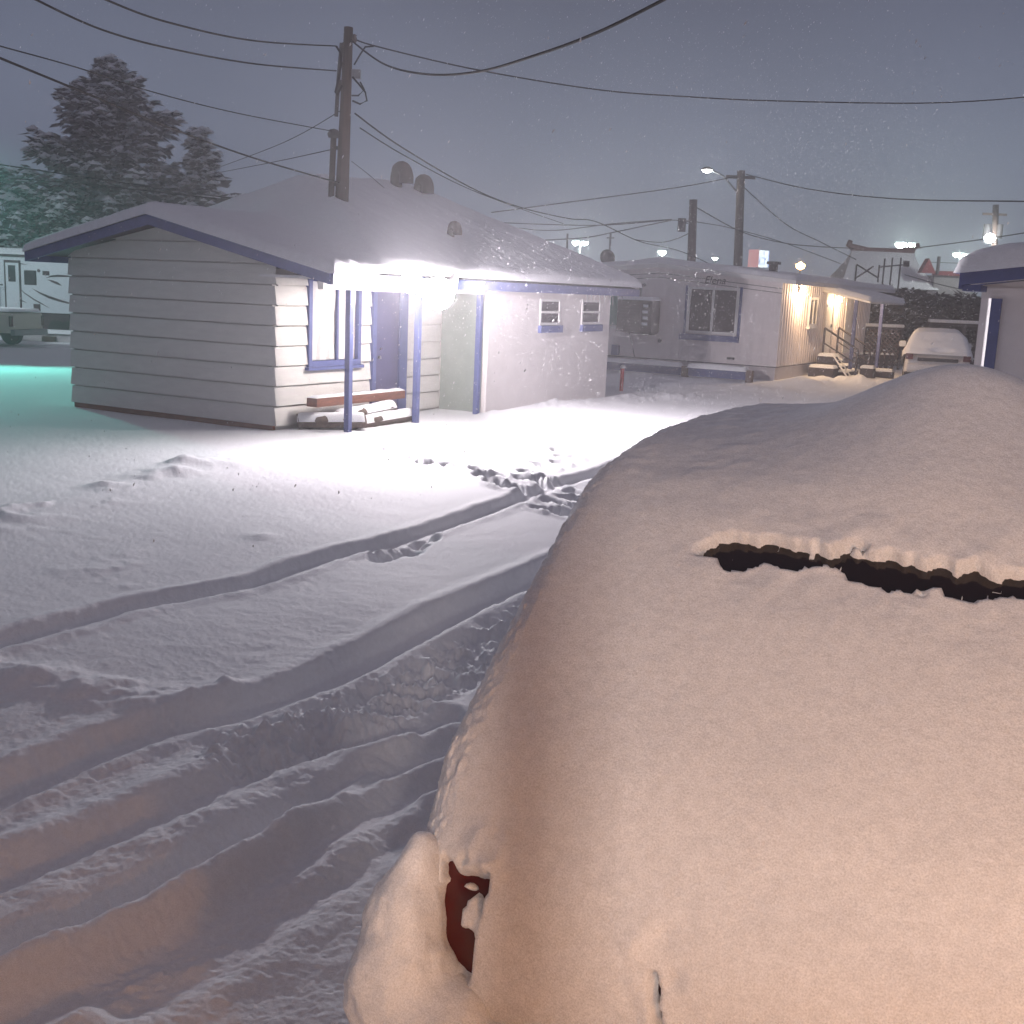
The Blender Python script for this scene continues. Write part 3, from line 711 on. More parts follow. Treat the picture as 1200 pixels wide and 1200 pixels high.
# ------------------------------------------------------------------ travel trailer (RV) and pickup
rvY = 46.0
a = at(-40, 399, rvY); rv = thing('travel_trailer', 'white travel trailer with maroon swoosh decals parked behind the cabin', 'travel trailer', (at(-60, 399, rvY)[0], rvY, -.42), math.radians(-3))
def rvx(px): return (at(px, 350, rvY)[0]-at(-60, 350, rvY)[0])
def rvz(py): return at(40, py, rvY)[2]+.42
W = rvx(150)
b = MB().prism([(-.6, rvz(366)), (W, rvz(366)), (W, rvz(310)), (W-.15, rvz(302)), (-.6, rvz(302))], 'y', 0, 2.4).build('body', 'rv_white', rv, bevel=.03)
MB().box(-.65, W+.02, -.05, 2.45, rvz(302)+.001, rvz(301)+.06).build('roof_trim', 'rv_dark', rv)
X, Y = np.meshgrid(np.linspace(-.65, W+.05, 60), np.linspace(-.08, 2.48, 20), indexing='ij'); e = np.minimum(np.minimum(X+.65, W+.05-X), np.minimum(Y+.08, 2.48-Y))/.2
gridmesh('snow_cap', np.stack([X, Y, rvz(301)+.065+np.sqrt(np.clip(1-(1-np.clip(e, 0, 1))**2, 0, 1))*.24], -1)[:, ::-1], 'snow', rv)
MB().box(-.6, W, .08, 2.3, .0, rvz(366)-.001).build('underskirt', 'rv_dark', rv)
dr = MB().box(rvx(12), rvx(28), -.03, -.0, rvz(362), rvz(308)).build('door', 'rv_white', rv, bevel=.02)
MB().box(rvx(15.5), rvx(24), -.045, -.031, rvz(331), rvz(312)).build('pane', 'glass', dr)
fr = MB(); fr.box(rvx(10.5), rvx(12), -.035, 0, rvz(363), rvz(307)); fr.box(rvx(28), rvx(30), -.035, 0, rvz(363), rvz(307)); fr.box(rvx(10.5), rvx(30), -.036, 0, rvz(309), rvz(306)); fr.build('door_frame', 'rv_dark', rv)
wd = MB().box(rvx(34), rvx(48.5), -.03, 0, rvz(334), rvz(317)).build('window', 'glass', rv, bevel=.05)
MB().box(rvx(-6), rvx(2), -.02, 0, rvz(334), rvz(314)).build('window', 'glass', rv)
MB().box(rvx(56), rvx(64), -.02, 0, rvz(322), rvz(317)).build('vent', 'rv_dark', rv)
MB().tube([(rvx(51.5), -.03, rvz(317)), (rvx(51.5), 0, rvz(317))], .06, 12).build('porch_light', 'rv_dark', rv)
MB().box(rvx(44), rvx(52), -.02, 0, rvz(364), rvz(356)).build('hatch', 'rv_dark', rv)
def swoosh(pts, w0):
    n = len(pts); up = []; lo = []
    for i, (x, y) in enumerate(pts):
        w = w0*math.sin(PI*(i+.15)/(n-.7)); up.append((rvx(x), -.012, rvz(y-w))); lo.append((rvx(x), -.012, rvz(y+w)))
    mb = MB(); mb.add(up+lo, [(i, n+i, n+i+1, i+1) for i in range(n-1)]); mb.build('decal', 'rv_dark', rv)
swoosh([(43, 338), (52, 343), (62, 347), (72, 350), (85, 353), (100, 356)], 1.6)
swoosh([(24, 335), (34, 344), (45, 351), (55, 356), (63, 360)], .9)
swoosh([(8, 340), (18, 347), (28, 352), (36, 355)], .9)
swoosh([(60, 325), (66, 323), (74, 322), (85, 322), (100, 322)], 1.3)
swoosh([(62, 327), (68, 329), (74, 331), (78, 333)], 1.6)
swoosh([(9, 312), (18, 309), (28, 309.5), (38, 310.5)], .8)
MB().box(rvx(14), rvx(35), -.5, -.0, rvz(367), rvz(364)).build('step', 'white', rv)
MB().tube([(rvx(3), -.3, rvz(363)), (rvx(3), -.3, rvz(335)), (rvx(12), -.3, rvz(335))], .04, 8).build('grab_rail', 'metal_dark', rv)
for px in (70, 84):
    MB().tube([(rvx(px), .05, .35), (rvx(px), .3, .35)], .34, 18).build('wheel', 'rubber', rv)
# snowy bench/low wall in front of the RV
t = thing('low_wall', 'low snow topped timber edging in front of the travel trailer', 'edging', (at(29, 398, 44)[0], 43.4, -.42), math.radians(-3))
MB().box(0, 3.2, -.1, .1, -.1, .30).build('plank', 'skirt', t)
X, Y = np.meshgrid(np.linspace(-.05, 3.25, 40), np.linspace(-.2, .2, 10), indexing='ij'); e = np.minimum(np.minimum(X+.05, 3.25-X), .2-np.abs(Y))/.1
gridmesh('snow_cap', np.stack([X, Y, .31+np.sqrt(np.clip(1-(1-np.clip(e, 0, 1))**2, 0, 1))*.14], -1)[:, ::-1], 'snow', t)
MB().box(1.0, 1.5, -.2, -.101, -.1, .2).build('block', 'wood_log', t)
# pickup truck, tail towards the right
pk = at(33, 402, 40); pt = thing('pickup_truck', 'tan pickup truck seen from the tail at the left edge of the view', 'pickup truck', (pk[0], 40, -.40), math.radians(168))
MB().prism([(.0, .45), (.02, 1.12), (1.9, 1.15), (1.95, 1.7), (3.0, 1.72), (3.7, 1.15), (5.1, 1.02), (5.2, .4), (4.6, .4), (4.45, .75), (3.9, .75), (3.75, .4), (1.6, .4), (1.45, .78), (.85, .78), (.7, .45)], 'y', -.9, .9).build('body', 'tan_car', pt, bevel=.05)
MB().box(-.16, .02, -.92, .92, .38, .58).build('bumper', 'metal', pt, bevel=.03)
for y in (-.92, .80): MB().box(-.015, .06, y, y+.12, .68, 1.02).build('tail_light', 'lens_red', pt)
for x in (1.15, 4.18):
    for y in (-.88, .62): MB().tube([(x, y, .33), (x, y+.24, .33)], .36, 20).build('wheel', 'rubber', pt)
X, Y = np.meshgrid(np.linspace(.02, 1.88, 24), np.linspace(-.88, .88, 20), indexing='ij'); e = np.minimum(np.minimum(X-.02, 1.88-X), .88-np.abs(Y))/.15
gridmesh('snow_cap', np.stack([X, Y, 1.16+np.sqrt(np.clip(1-(1-np.clip(e, 0, 1))**2, 0, 1))*.1], -1)[:, ::-1], 'snow', pt)

# ------------------------------------------------------------------ poles
def pole_thing(name, label, base, top, r0, r1, mat_='wood_pole', cat='pole', group=None):
    t = thing(name, label, cat, base, 0, group); d = np.array(top)-np.array(base)
    MB().tube([d*k/6 for k in range(7)], [r0+(r1-r0)*k/6 for k in range(7)], 14).build('pole', mat_, t, True); return t
PY = 20.4
pt_ = at(408.5, 32, PY); pb = at(400, 250, PY); dirp = (pt_-pb); pb2 = pb-dirp*(pb[2]+.3)/dirp[2]
svc = pole_thing('utility_pole', 'tall wooden utility pole rising through the snowy cabin roof', pb2, pt_, .17, .075)
def onp(py, off=0): # point on the pole axis at the height of picture row py, local
    f = (250-py)/(250-32.); q = pb+dirp*f; return q+XC*off*PY/FPX-pb2
a = onp(250, -15); b_ = onp(157, -12)
cd = MB().tube([a-np.array([0, 0, 1.2]), b_], .05, 10); cd.build('conduit', 'wood_pole', svc, True)
MB().lathe([(.0, -.05), (.09, -.04), (.11, .02), (.07, .09), (0, .11)], 12, b_).build('weatherhead', 'metal_dark', svc, True)
for py in (172, 215): MB().box(-.05, .05, -.02, .02, -.03, .03).build('bracket', 'metal_dark', svc).location = onp(py, -7)
MB().box(-.05, .10, -.05, .05, -.04, .1).build('connector', 'metal', svc).location = onp(88, 9)
for py, o in ((55, -4), (46, 7), (98, -8)):
    MB().lathe([(.03, -.05), (.05, 0), (.03, .05), (.045, .07), (.0, .09)], 10).build('insulator', 'brown_vent', svc, True).location = onp(py, o)
MB().tube([onp(50, -7), onp(90, -9), onp(135, -10)], .035, 8).build('riser', 'metal_dark', svc)
loop = [(413, 90), (420, 98), (428, 108), (430, 118), (422, 122), (413, 118)]
MB().tube([at(x, y, PY-.1)-pb2 for x, y in loop], .016, 6).build('drip_loop', 'wire', svc)
MB().tube([at(x, y, PY-.1)-pb2 for x, y in [(412, 112), (420, 112), (427, 105), (422, 96)]], .014, 6).build('drip_loop', 'wire', svc)
MB().tube([at(x, y, PY-.1)-pb2 for x, y in [(394, 54), (399, 62), (400, 75), (396, 95), (393, 108), (395, 112), (401, 100)]], .018, 6).build('drip_loop', 'wire', svc)
MB().tube([at(x, y, PY-.1)-pb2 for x, y in [(415, 76), (422, 64), (428, 55), (438, 54)]], .014, 6).build('drip_loop', 'wire', svc)

p2b = at(860, 420, 62); p2b[2] = 0; p2t = at(868.5, 200, 62)
p2 = pole_thing('utility_pole', 'wooden utility pole carrying a lit street lamp arm behind the mobile home', p2b, p2t, .26, .2)
l2 = p2t-p2b
MB().box(-.75, .75, -.06, .06, -.4, -.25).build('crossarm', 'wood_pole', p2).location = l2
MB().tube([l2+np.array([0, 0, -1.2]), l2+np.array([-.9, 0, -.3]), l2+np.array([-1.5, 0, -.05])], .05, 8).build('lamp_arm', 'metal', p2)
hd = MB().lathe([(.10, .1), (.28, .02), (.3, -.03), (.05, -.04)], 14).build('lamp_head', 'metal_dark', p2, True); hd.location = l2+np.array([-1.75, 0, 0.02])
MT['street_e'] = emis('street_lamp_glow', (.95, .98, .9), 40)
o = MB().lathe([(.02, -.18), (.2, -.14), (.27, -.05), (.25, -.045)], 14).build('lamp_glass', 'street_e', p2, True); o.location = l2+np.array([-1.75, 0, 0.0])
p3b = at(806, 420, 55); p3b[2] = 0; p3t = at(812.5, 234, 55)
p3 = pole_thing('utility_pole', 'shorter wooden utility pole with a grey transformer, left of the street lamp pole', p3b, p3t, .22, .18)
l3 = p3t-p3b
MB().tube([l3+np.array([-.45, 0, -1.45]), l3+np.array([-.45, 0, -.85])], .19, 12).build('transformer', 'metal_dark', p3)
MB().box(-.6, 0, -.05, .05, -1.0, -.92).build('bracket', 'metal_dark', p3).location = l3
p4b = at(1160, 420, 70); p4b[2] = 0; p4t = at(1167, 240, 70)
p4 = pole_thing('utility_pole', 'distant utility pole with a blazing lamp above the right hand eave', p4b, p4t, .2, .17)
l4 = p4t-p4b
MB().tube([l4+np.array([-.35, 0, -1.9]), l4+np.array([-.35, 0, -1.1])], .22, 12).build('transformer', 'metal_dark', p4); MB().tube([l4+np.array([.35, 0, -1.9]), l4+np.array([.35, 0, -1.1])], .22, 12).build('transformer', 'metal_dark', p4)
MB().box(-.7, .7, -.06, .06, -.6, -.48).build('crossarm', 'wood_pole', p4).location = l4
MT['lamp_w'] = emis('white_lamp_glow', (.95, 1, .97), 60)
MB().lathe([(.0, -.3), (.25, -.2), (.32, 0), (.2, .2), (0, .28)], 14).build('lamp_glass', 'lamp_w', p4, True).location = at(1160, 279, 69.5)-p4b
t = pole_thing('mast', 'thin dark mast beside the satellite dish mast', LR(-5.0, 19.2, 2.6), LR(-5.0, 19.2, 3.95), .035, .03, 'metal_dark', 'mast')

# distant parking lot lamps
MT['lot_e'] = emis('lot_lamp_glow', (.86, 1, .9), 30)
def lot_lamp(px, py, Y, label, heads=2, s=1.0):
    h = at(px, py, Y); b = np.array([h[0], h[1], 0]); t = thing('parking_lamp', label, 'lamp', b, 0, 'distant parking lot lamps')
    MB().tube([(0, 0, 0), (0, 0, h[2])], [.12, .08], 8).build('pole', 'metal', t)
    for k in range(heads):
        dx = (k-(heads-1)/2)*1.0*s
        MB().box(dx-.4*s, dx+.4*s, -.2, .3, h[2], h[2]+.12).build('housing', 'metal', t, bevel=.03)
        MB().lathe([(.0, -.34*s), (.22*s, -.28*s), (.36*s, -.1*s), (.38*s, -.004)], 14, (dx, 0, h[2])).build('lamp_glass', 'lot_e', t, True)
lot_lamp(680, 284, 95, 'twin headed parking lamp just left of the satellite dish', 2, .75)
lot_lamp(776, 295, 95, 'parking lamp peeking over the peak of the mobile home roof', 1, .85)
lot_lamp(838, 302, 100, 'faint parking lamp between the two wooden poles', 1, .65)
lot_lamp(1063, 286, 85, 'wide bright parking lamp above the red pagoda ridge', 2, .95)
lot_lamp(1126, 298, 92, 'twin parking lamp next to the right hand snowy eave', 2, .7)
t = thing('yard_lamp', 'small orange lamp glowing beyond the mobile home roof', 'lamp', (at(938, 312, 80)[0], 80, 0))
MT['orange_e'] = emis('orange_lamp_glow', (1, .5, .15), 60)
h = at(938, 312, 80)[2]; MB().tube([(0, 0, 0), (0, 0, h)], .06, 8).build('pole', 'metal_dark', t); MB().lathe([(0, -.25), (.28, -.1), (.3, .1), (0, .3)], 12, (0, 0, h)).build('lamp_glass', 'orange_e', t, True)
# illuminated box sign
h = at(889, 303, 88); t = thing('pole_sign', 'small lit box sign, red side and white blue face, over the mobile home', 'sign', (h[0], h[1], 0), math.radians(38))
MT['sign_w'] = emis('sign_face_white', (.8, .88, 1), 1.1); MT['sign_b'] = emis('sign_face_blue', (.08, .2, .9), 1.0); MT['sign_r'] = emis('sign_side_red', (.8, .04, .05), .5)
MB().tube([(0, 0, 0), (0, 0, h[2]-.6)], .15, 8).build('pole', 'metal_dark', t)
MB().box(-.55, .55, -.5, .5, h[2]-.62, h[2]+.58).build('cabinet', 'sign_w', t)
MB().box(-.57, -.551, -.5, .5, h[2]-.65, h[2]+.62).build('side_panel', 'sign_r', t)
lg = MB()
for (a, b, c, d_) in ((-.5, .15, -.45, -.33), (-.5, .15, .0, .1), (.05, .15, -.33, .0), (-.5, -.42, -.33, .0), (-.1, .05, .28, .5), (.45, .54, -.6, .56)): lg.box(a, b, -.52, -.501, h[2]+c, h[2]+d_)
lg.build('emblem', 'sign_b', t)

# pagoda roofed building
pg = thing('pagoda_building', 'building with a snowy pagoda roof and upturned red ridge ends', 'building', (at(1035, 330, 75)[0], 75, 0))
cx = at(1035, 330, 75)[0]
def pgx(px): return at(px, 300, 75)[0]-cx
def pgz(py, px=1035): return at(px, py, 75)[2]
xl, xr = pgx(998), pgx(1070); xbl, xbr = pgx(975), pgx(1090)
zr = pgz(293); zb = pgz(338)
n = 10; prof = [((k/n), (k/n)**.75) for k in range(n+1)]
fr_, bk = MB(), MB(); P = np.zeros((n+1, 2, 3)); Q = np.zeros((n+1, 2, 3))
for k, (s_, z_) in enumerate(prof):
    P[k, 0] = (xl+(xbl-xl)*s_, -2.6*s_, zr+(zb-zr)*z_); P[k, 1] = (xr+(xbr-xr)*s_*.9, -2.6*s_, zr+(zb-zr)*z_)
    Q[k] = P[k]; Q[k, :, 1] *= -1
r_ = MB(); r_.grid(P); r_.grid(Q, True); rfp = r_.build('roof', 'roof_snow', pg, True)
MB().box(xbl+.4, xbr-.4, -2.3, 2.3, 0, zb+.05).build('wall', 'far_wall', pg)
ridge = [(xl-.15, 0, zr+.5), (xl-.25, 0, zr+.25), (xl, 0, zr+.08), (xl+1.0, 0, zr), (xr-1.0, 0, zr), (xr, 0, zr+.08), (xr+.25, 0, zr+.25), (xr+.15, 0, zr+.5)]
MB().tube(ridge, [.14, .2, .22, .13, .13, .22, .2, .14], 10).build('ridge', 'pagoda_dark', pg, True)
MB().prism([(xr+.1, zr-.5), (xr-.3, pgz(319)), (pgx(1081), pgz(319))], 'y', -2.75, -2.0).build('gable', 'pagoda_red', pg)
MB().box(pgx(1082), pgx(1128), -2.6, -1.9, pgz(321), pgz(316)).build('ridge', 'pagoda_red', pg)
MB().box(pgx(1082), pgx(1128), -2.4, 2, 0, pgz(321)).build('wall', 'far_wall', pg)
MB().tube([(pgx(1083), -2.7, pgz(320)), (pgx(1083), -2.7, pgz(300))], .1, 8).build('flue', 'metal_dark', pg)
t = thing('aerial', 'three thin upright aerial rods in front of the pagoda roof', 'antenna', (at(1046, 335, 50)[0], 50, 0))
fr2 = MB()
for px, y0, y1 in ((1037, 303, 342), (1046, 302, 342), (1056, 302, 340)):
    a = at(px, y0, 50); fr2.tube([(a[0]-t.location[0], 0, 0), (a[0]-t.location[0], 0, a[2])], .035, 6)
a = at(1030, 313, 50); b = at(1062, 310, 50); fr2.tube([a-np.array(t.location), b-np.array(t.location)], .03, 6)
a = at(1062, 309, 50)-np.array(t.location); fr2.box(a[0]-.12, a[0]+.12, -.05, .05, a[2]-.12, a[2]+.12)
fr2.build('rods', 'metal_dark', t)

# hedge
def bush(px, pyt, Y, wpx, label, n=900):
    top = at(px, pyt, Y); R = wpx/FPX*Y/2; Hh = top[2]
    t = thing('hedge_bush', label, 'bush', (top[0], Y, 0), 0, 'dark bushes behind the fence')
    MB().tube([(0, 0, -.1), (0, 0, Hh*.7)], [.12, .04], 7).build('trunk', 'twig', t)
    fo = MB(); sn = MB()
    for k in range(n):
        a = random.uniform(0, 2*PI); u = random.random()**.5; zf = random.random()
        r = R*u*(1-.35*zf**3)*random.uniform(.85, 1.1); p = np.array([r*math.cos(a), r*math.sin(a)*.8, Hh*(.06+.94*zf)*(1-.12*u*u)])
        d = np.array([math.cos(a)+random.uniform(-.7, .7), math.sin(a)+random.uniform(-.7, .7), random.uniform(-.2, .8)])
        spray(fo, p, d, random.uniform(.2, .42), random.uniform(.06, .12))
        if random.random() < .14: lump_tri(sn, p+np.array([0, 0, .05]), random.uniform(.05, .11), .4)
    fo.build('foliage', 'hedge', t, second=(sn, 'snow'))
for px, py, Y, w_, lb in ((1030, 336, 44, 60, 'dark bush just right of the mobile home end wall'), (1068, 338, 45, 60, 'dark bush directly behind the snowy white car'), (1100, 346, 46, 56, 'dark bush under the red eave of the far building'), (1132, 344, 45, 54, 'dark bush beside the motel wall at right'), (1155, 350, 46, 50, 'dark bush half hidden by the motel corner')):
    bush(px, py, Y, w_, lb, 1500)
# lattice, picket fence, shelter
a = at(1013, 412, 41.6); b = at(1053, 412, 41.6); w_ = b[0]-a[0]; z1 = at(1033, 386, 41.6)[2]
t = thing('lattice_panel', 'wooden lattice screen with a snow cap beside the parked white car', 'lattice', (a[0], 41.6, 0))
lt = MB(); n = 7
for k in range(-n, n*2):
    for sgn in (1, -1):
        x0 = k*w_/n; pts = []
        xa, za, xb, zb_ = x0, .1, x0+sgn*(z1-.1), z1
        # clip to panel
        def clipx(xa, za, xb, zb_):
            if xa > xb: xa, za, xb, zb_ = xb, zb_, xa, za
            if xb < 0 or xa > w_: return None
            if xa < 0: za += (zb_-za)*(0-xa)/(xb-xa); xa = 0
            if xb > w_: zb_ = za+(zb_-za)*(w_-xa)/(xb-xa); xb = w_
            return xa, za, xb, zb_
        q = clipx(xa, za, xb, zb_)
        if q and abs(q[2]-q[0]) > .05: lt.tube([(q[0], .02*sgn, q[1]), (q[2], .02*sgn, q[3])], .03, 4)
lt.build('slats', 'lattice', t)
fr2 = MB(); fr2.box(-.08, 0, -.05, .05, -.1, z1); fr2.box(w_, w_+.08, -.05, .05, -.1, z1); fr2.box(-.08, w_+.08, -.06, .06, z1, z1+.08); fr2.build('frame', 'fence', t)
MB().box(-.1, w_+.1, -.09, .09, z1+.082, z1+.2).build('snow_cap', 'snow', t, bevel=.04)
def picket(px0, px1, Y, py, label):
    a = at(px0, py, Y); b = at(px1, py, Y); w = b[0]-a[0]; z = a[2]; t = thing('picket_fence', label, 'fence', (a[0], Y, 0), 0, 'dark picket fences')
    pk_ = MB(); sn = MB(); n = int(w/.16)
    for k in range(n):
        x = k*w/n; pk_.prism([(x, -.1), (x+.12, -.1), (x+.12, z-.08), (x+.06, z), (x, z-.08)], 'y', 0, .025)
        sn.lathe([(0, 0), (.06, .0), (.055, .05), (0, .075)], 8, (x+.06, .01, z-.03))
    pk_.box(0, w, .026, .07, .15, .22); pk_.box(0, w, .026, .07, z-.25, z-.18)
    pk_.build('pickets', 'fence', t); sn.build('snow_caps', 'snow', t, True)
picket(996, 1050, 40.8, 413, 'dark picket fence running behind the left of the snowy white car')
picket(1108, 1150, 41.0, 419, 'short run of dark picket fence right of the snowy white car')
t = thing('shelter', 'dark open timber shelter with snow on its beam before the bushes', 'shelter', (at(1105, 420, 42.5)[0], 42.5, 0))
x0 = at(1088, 378, 42.5)[0]-t.location[0]; x1 = at(1150, 378, 42.5)[0]-t.location[0]; z = at(1120, 379, 42.5)[2]
MB().box(x0, x1, -.1, .1, z-.1, z).build('beam', 'fence', t); MB().box(x0, x1, -.14, .14, z+.002, z+.12).build('snow_cap', 'snow', t, bevel=.04)
for f in (.03, .36, .68, .97): MB().box(x0+(x1-x0)*f-.07, x0+(x1-x0)*f+.07, -.07, .07, -.1, z-.102).build('post', 'fence', t)
MB().box(x0, x1, -.05, .05, .0, .75).build('side_boards', 'fence', t)

# ------------------------------------------------------------------ cars
def catmull(P, n):
    P = np.array(P, float); m = len(P); out = []
    # parametrise by chord and resample
    for i in range(m-1):
        p0 = P[max(i-1, 0)]; p1 = P[i]; p2 = P[i+1]; p3 = P[min(i+2, m-1)]
        for t in np.linspace(0, 1, 24, endpoint=False):
            out.append(.5*((2*p1)+(-p0+p2)*t+(2*p0-5*p1+4*p2-p3)*t*t+(-p0+3*p1-3*p2+p3)*t**3))
    out.append(P[-1]); out = np.array(out); d = np.r_[0, np.cumsum(np.linalg.norm(np.diff(out, axis=0), axis=1))]
    s = np.linspace(0, d[-1], n); return np.stack([np.interp(s, d, out[:, 0]), np.interp(s, d, out[:, 1])], -1)
def car_surface(prof, n, m, u0f, u1f, rad, side, inset=0.0, crown=.03):
    """profile (v,z) lofted across u; returns P,N(profile normal),U,V,Z0 grids"""
    c = catmull(prof, n); t = np.gradient(c, axis=0); t /= np.linalg.norm(t, axis=1)[:, None]
    nr = np.stack([-t[:, 1], t[:, 0]], -1)   # left normal (v,z): outward for rear->front over the top
    c = c-nr*inset
    # cross parameter: flat middle, quarter-round edges, straight sides
    k = m//6
    e_flat = np.linspace(0, 1, m-2*k-2*k)
    cross = []   # (kind, a)
    for a in np.linspace(side, 0, k, endpoint=False): cross.append((-1, 0.0, rad+a))
    for a in np.linspace(PI/2, 0, k, endpoint=False): cross.append((-1, rad*(1-math.sin(a)), rad*(1-math.cos(a))))
    for f in e_flat: cross.append((0, f, 0))
    for a in np.linspace(0, PI/2, k+1)[1:]: cross.append((1, rad*(1-math.sin(a)), rad*(1-math.cos(a))))
    for a in np.linspace(0, side, k+1)[1:]: cross.append((1, 0.0, rad+a))
    U = np.zeros((n, len(cross))); D = np.zeros((n, len(cross)))
    for j, (kd, f, dr) in enumerate(cross):
        for i in range(n):
            u0 = u0f(c[i, 0])+inset; u1 = u1f(c[i, 0])-inset
            if kd == -1: U[i, j] = u0+f; D[i, j] = dr
            elif kd == 1: U[i, j] = u1-f; D[i, j] = dr
            else: U[i, j] = u0+rad+(u1-u0-2*rad)*f; D[i, j] = 0
            q = (U[i, j]-(u0+u1)/2)/((u1-u0)/2); D[i, j] += crown*min(1, q*q)
    V = c[:, 0][:, None]-nr[:, 0][:, None]*D; Z = c[:, 1][:, None]-nr[:, 1][:, None]*D
    return U, V, Z, nr, c, D

# the near car: hidden under snow, tail towards the camera
CTH = math.radians(25)
suv = thing('parked_car', 'dark red hatchback buried in thick snow, tail end nearest the viewer', 'car', (-.06, 2.28, 0), -CTH)
prof = [(-.05, .45), (-.02, .58), (.0, .7), (.05, .9), (.16, 1.05), (.3, 1.2), (.6, 1.45), (.8, 1.6), (.93, 1.68), (1.1, 1.745), (1.5, 1.82), (2.2, 1.85), (2.9, 1.80), (3.3, 1.7), (3.8, 1.42), (4.15, 1.22), (4.6, 1.14), (5.1, 1.02), (5.3, .8), (5.32, .5)]
u0f = lambda v: np.interp(v, [0, .25, .8, 1.1, 1.6, 2.0, 3.4, 4.5, 5.3], [-.20, -.235, -.205, -.21, -.16, -.08, .0, -.1, -.1])
u1f = lambda v: np.interp(v, [0, .8, 1.2, 3.4, 4.5, 5.3], [1.66, 1.66, 1.6, 1.5, 1.6, 1.55])
n_, m_ = 900, 560
U, V, Z, nr, c, D = car_surface(prof, n_, m_, u0f, u1f, .10, .45, 0, .035)
# thickness relief on top of the reference surface
Nv = nr[:, 0][:, None]; Nz = nr[:, 1][:, None]
s_arc = np.r_[0, np.cumsum(np.linalg.norm(np.diff(c, axis=0), axis=1))][:, None]*np.ones_like(U)
onroof0 = sstep(1.2, 2.2, V)
rel = .016*fbm(U*1.8, s_arc*1.8, 2)+.004*fbm(U*6+3, s_arc*6, 3)+.0012*fbm(U*38, s_arc*38, 3)+.014*np.maximum(fbm(U*60, s_arc*60, 3), -.2)*(1-sstep(-.185, -.10, U-.14*onroof0))
onroof = sstep(.95, 1.1, V)
rel += onroof*(.010*np.maximum(fbm(U*16, s_arc*16, 2), 0))*(1-sstep(.1, .5, U))
# ragged slit where the rear glass shows through below the roof overhang
lo_edge = .757-.012*sstep(.5, 1.2, U)+.035*fbm(U*7, 0*U, 3)+.030*fbm(U*26+4, V*40, 3)
hi_edge = .830-.012*sstep(.6, .9, U)+.012*sstep(.95, 1.25, U)+.022*fbm(U*6+9, 0*U+3, 3)+.030*fbm(U*26+1, V*40+5, 3)
taper = sstep(.22, .33, U)*(1-sstep(1.42, 1.5, U))
mid = (lo_edge+hi_edge)/2; half = (hi_edge-lo_edge)/2*(.25+.75*taper)
sl = (1-sstep(-.007, .009, np.abs(V-mid)-half))*sstep(.215, .25, U)*(1-sstep(1.45, 1.5, U))
rel += .022*fbm(U*11+2, V*11, 3)*np.exp(-((V-mid)/.10)**2)*sstep(.15, .3, U)
rel -= .008*sstep(.0, .05, mid-V)*(1-sstep(.05, .2, mid-V))*taper
crumb = sstep(.26, .36, fbm(U*38+3, V*38, 2))*.55
rel -= .075*sl*(1-crumb)*(V > .5)*(V < 1.1)
# tail lamp hollow at the left corner
zz0 = c[:, 1][:, None]*np.ones_like(U)
tl = (1-sstep(.0, .03, np.abs(zz0-.835+.05*(U+.1))-.10+.06*fbm(U*16, zz0*16, 3)))*sstep(-.19, -.16, U+.35*(zz0-.82))*(1-sstep(-.004, .004, U-.0-.06*(zz0-.8)))
blob = sstep(.02, .30, fbm(U*17+2.2, zz0*13+4.1, 3)+.35*np.exp(-(((U+.045)/.035)**2+((zz0-.86)/.06)**2))-.05)
tl = tl*(1-.9*blob)
hoodlet = np.exp(-(((U+.03)/.06)**2+((zz0-.975)/.05)**2))
rel += .03*hoodlet*(fbm(U*20, zz0*20, 2)+.3)
rel -= .11*tl*(V < .3)
# a thin crack low on the hatch
cp = np.array([[.41, .845], [.418, .80], [.43, .755], [.47, .735], [.53, .72]])
Dc = np.full(U.shape, 9.)
for i in range(len(cp)-1):
    p, q = cp[i], cp[i+1]; d_ = q-p; t_ = np.clip(((U-p[0])*d_[0]+(zz0-p[1])*d_[1])/(d_@d_), 0, 1); Dc = np.minimum(Dc, np.hypot(U-p[0]-t_*d_[0], zz0-p[1]-t_*d_[1]))
crk = (1-sstep(.003, .010, Dc))*(V < .3); rel -= .09*crk
rel += .018*(1-sstep(0, .1, np.abs(Dc-.05)))*(V < .3)*fbm(U*14, zz0*14, 2)
hump = np.exp(-((U-.76)/.37)**2)*np.where(V < 1.5, .23*np.clip((V-.88)/.62, 0, 1)**1.15, .23*np.exp(-((V-1.5)/.5)**2))
hk = np.ones(9)/9
for _ in range(6): hump = np.apply_along_axis(lambda q: np.convolve(np.pad(q, 4, mode='edge'), hk, 'valid'), 0, hump)
Pg = np.stack([U, V+Nv*rel, Z+Nz*rel+hump], -1)
gridmesh('snow_cover', Pg[:, ::-1], 'car_snow', suv)
# body under the snow
Ub, Vb, Zb, _, _, _ = car_surface(prof, 120, 96, u0f, u1f, .10, .5, .055, .035)
gridmesh('body', np.stack([Ub, Vb, Zb], -1)[:, ::-1], 'car_paint', suv)
def patch(name, m_, va, vb, ua, ub, off, zrange=None):
    cc = catmull(prof, 400); tt = np.gradient(cc, axis=0); tt /= np.linalg.norm(tt, axis=1)[:, None]; nn = np.stack([-tt[:, 1], tt[:, 0]], -1)
    if zrange: sel = (cc[:, 1] > zrange[0]) & (cc[:, 1] < zrange[1]) & (cc[:, 0] < .5)
    else: sel = (cc[:, 0] > va) & (cc[:, 0] < vb)
    cc = cc[sel]+nn[sel]*off; us = np.linspace(ua, ub, 20)
    q = ((us-.72)/.9)**2*.035
    P = np.stack([np.tile(us, (len(cc), 1)), cc[:, 0][:, None]-nn[sel][:, 0][:, None]*q, cc[:, 1][:, None]-nn[sel][:, 1][:, None]*q], -1)
    return gridmesh(name, P[:, ::-1], m_, suv)
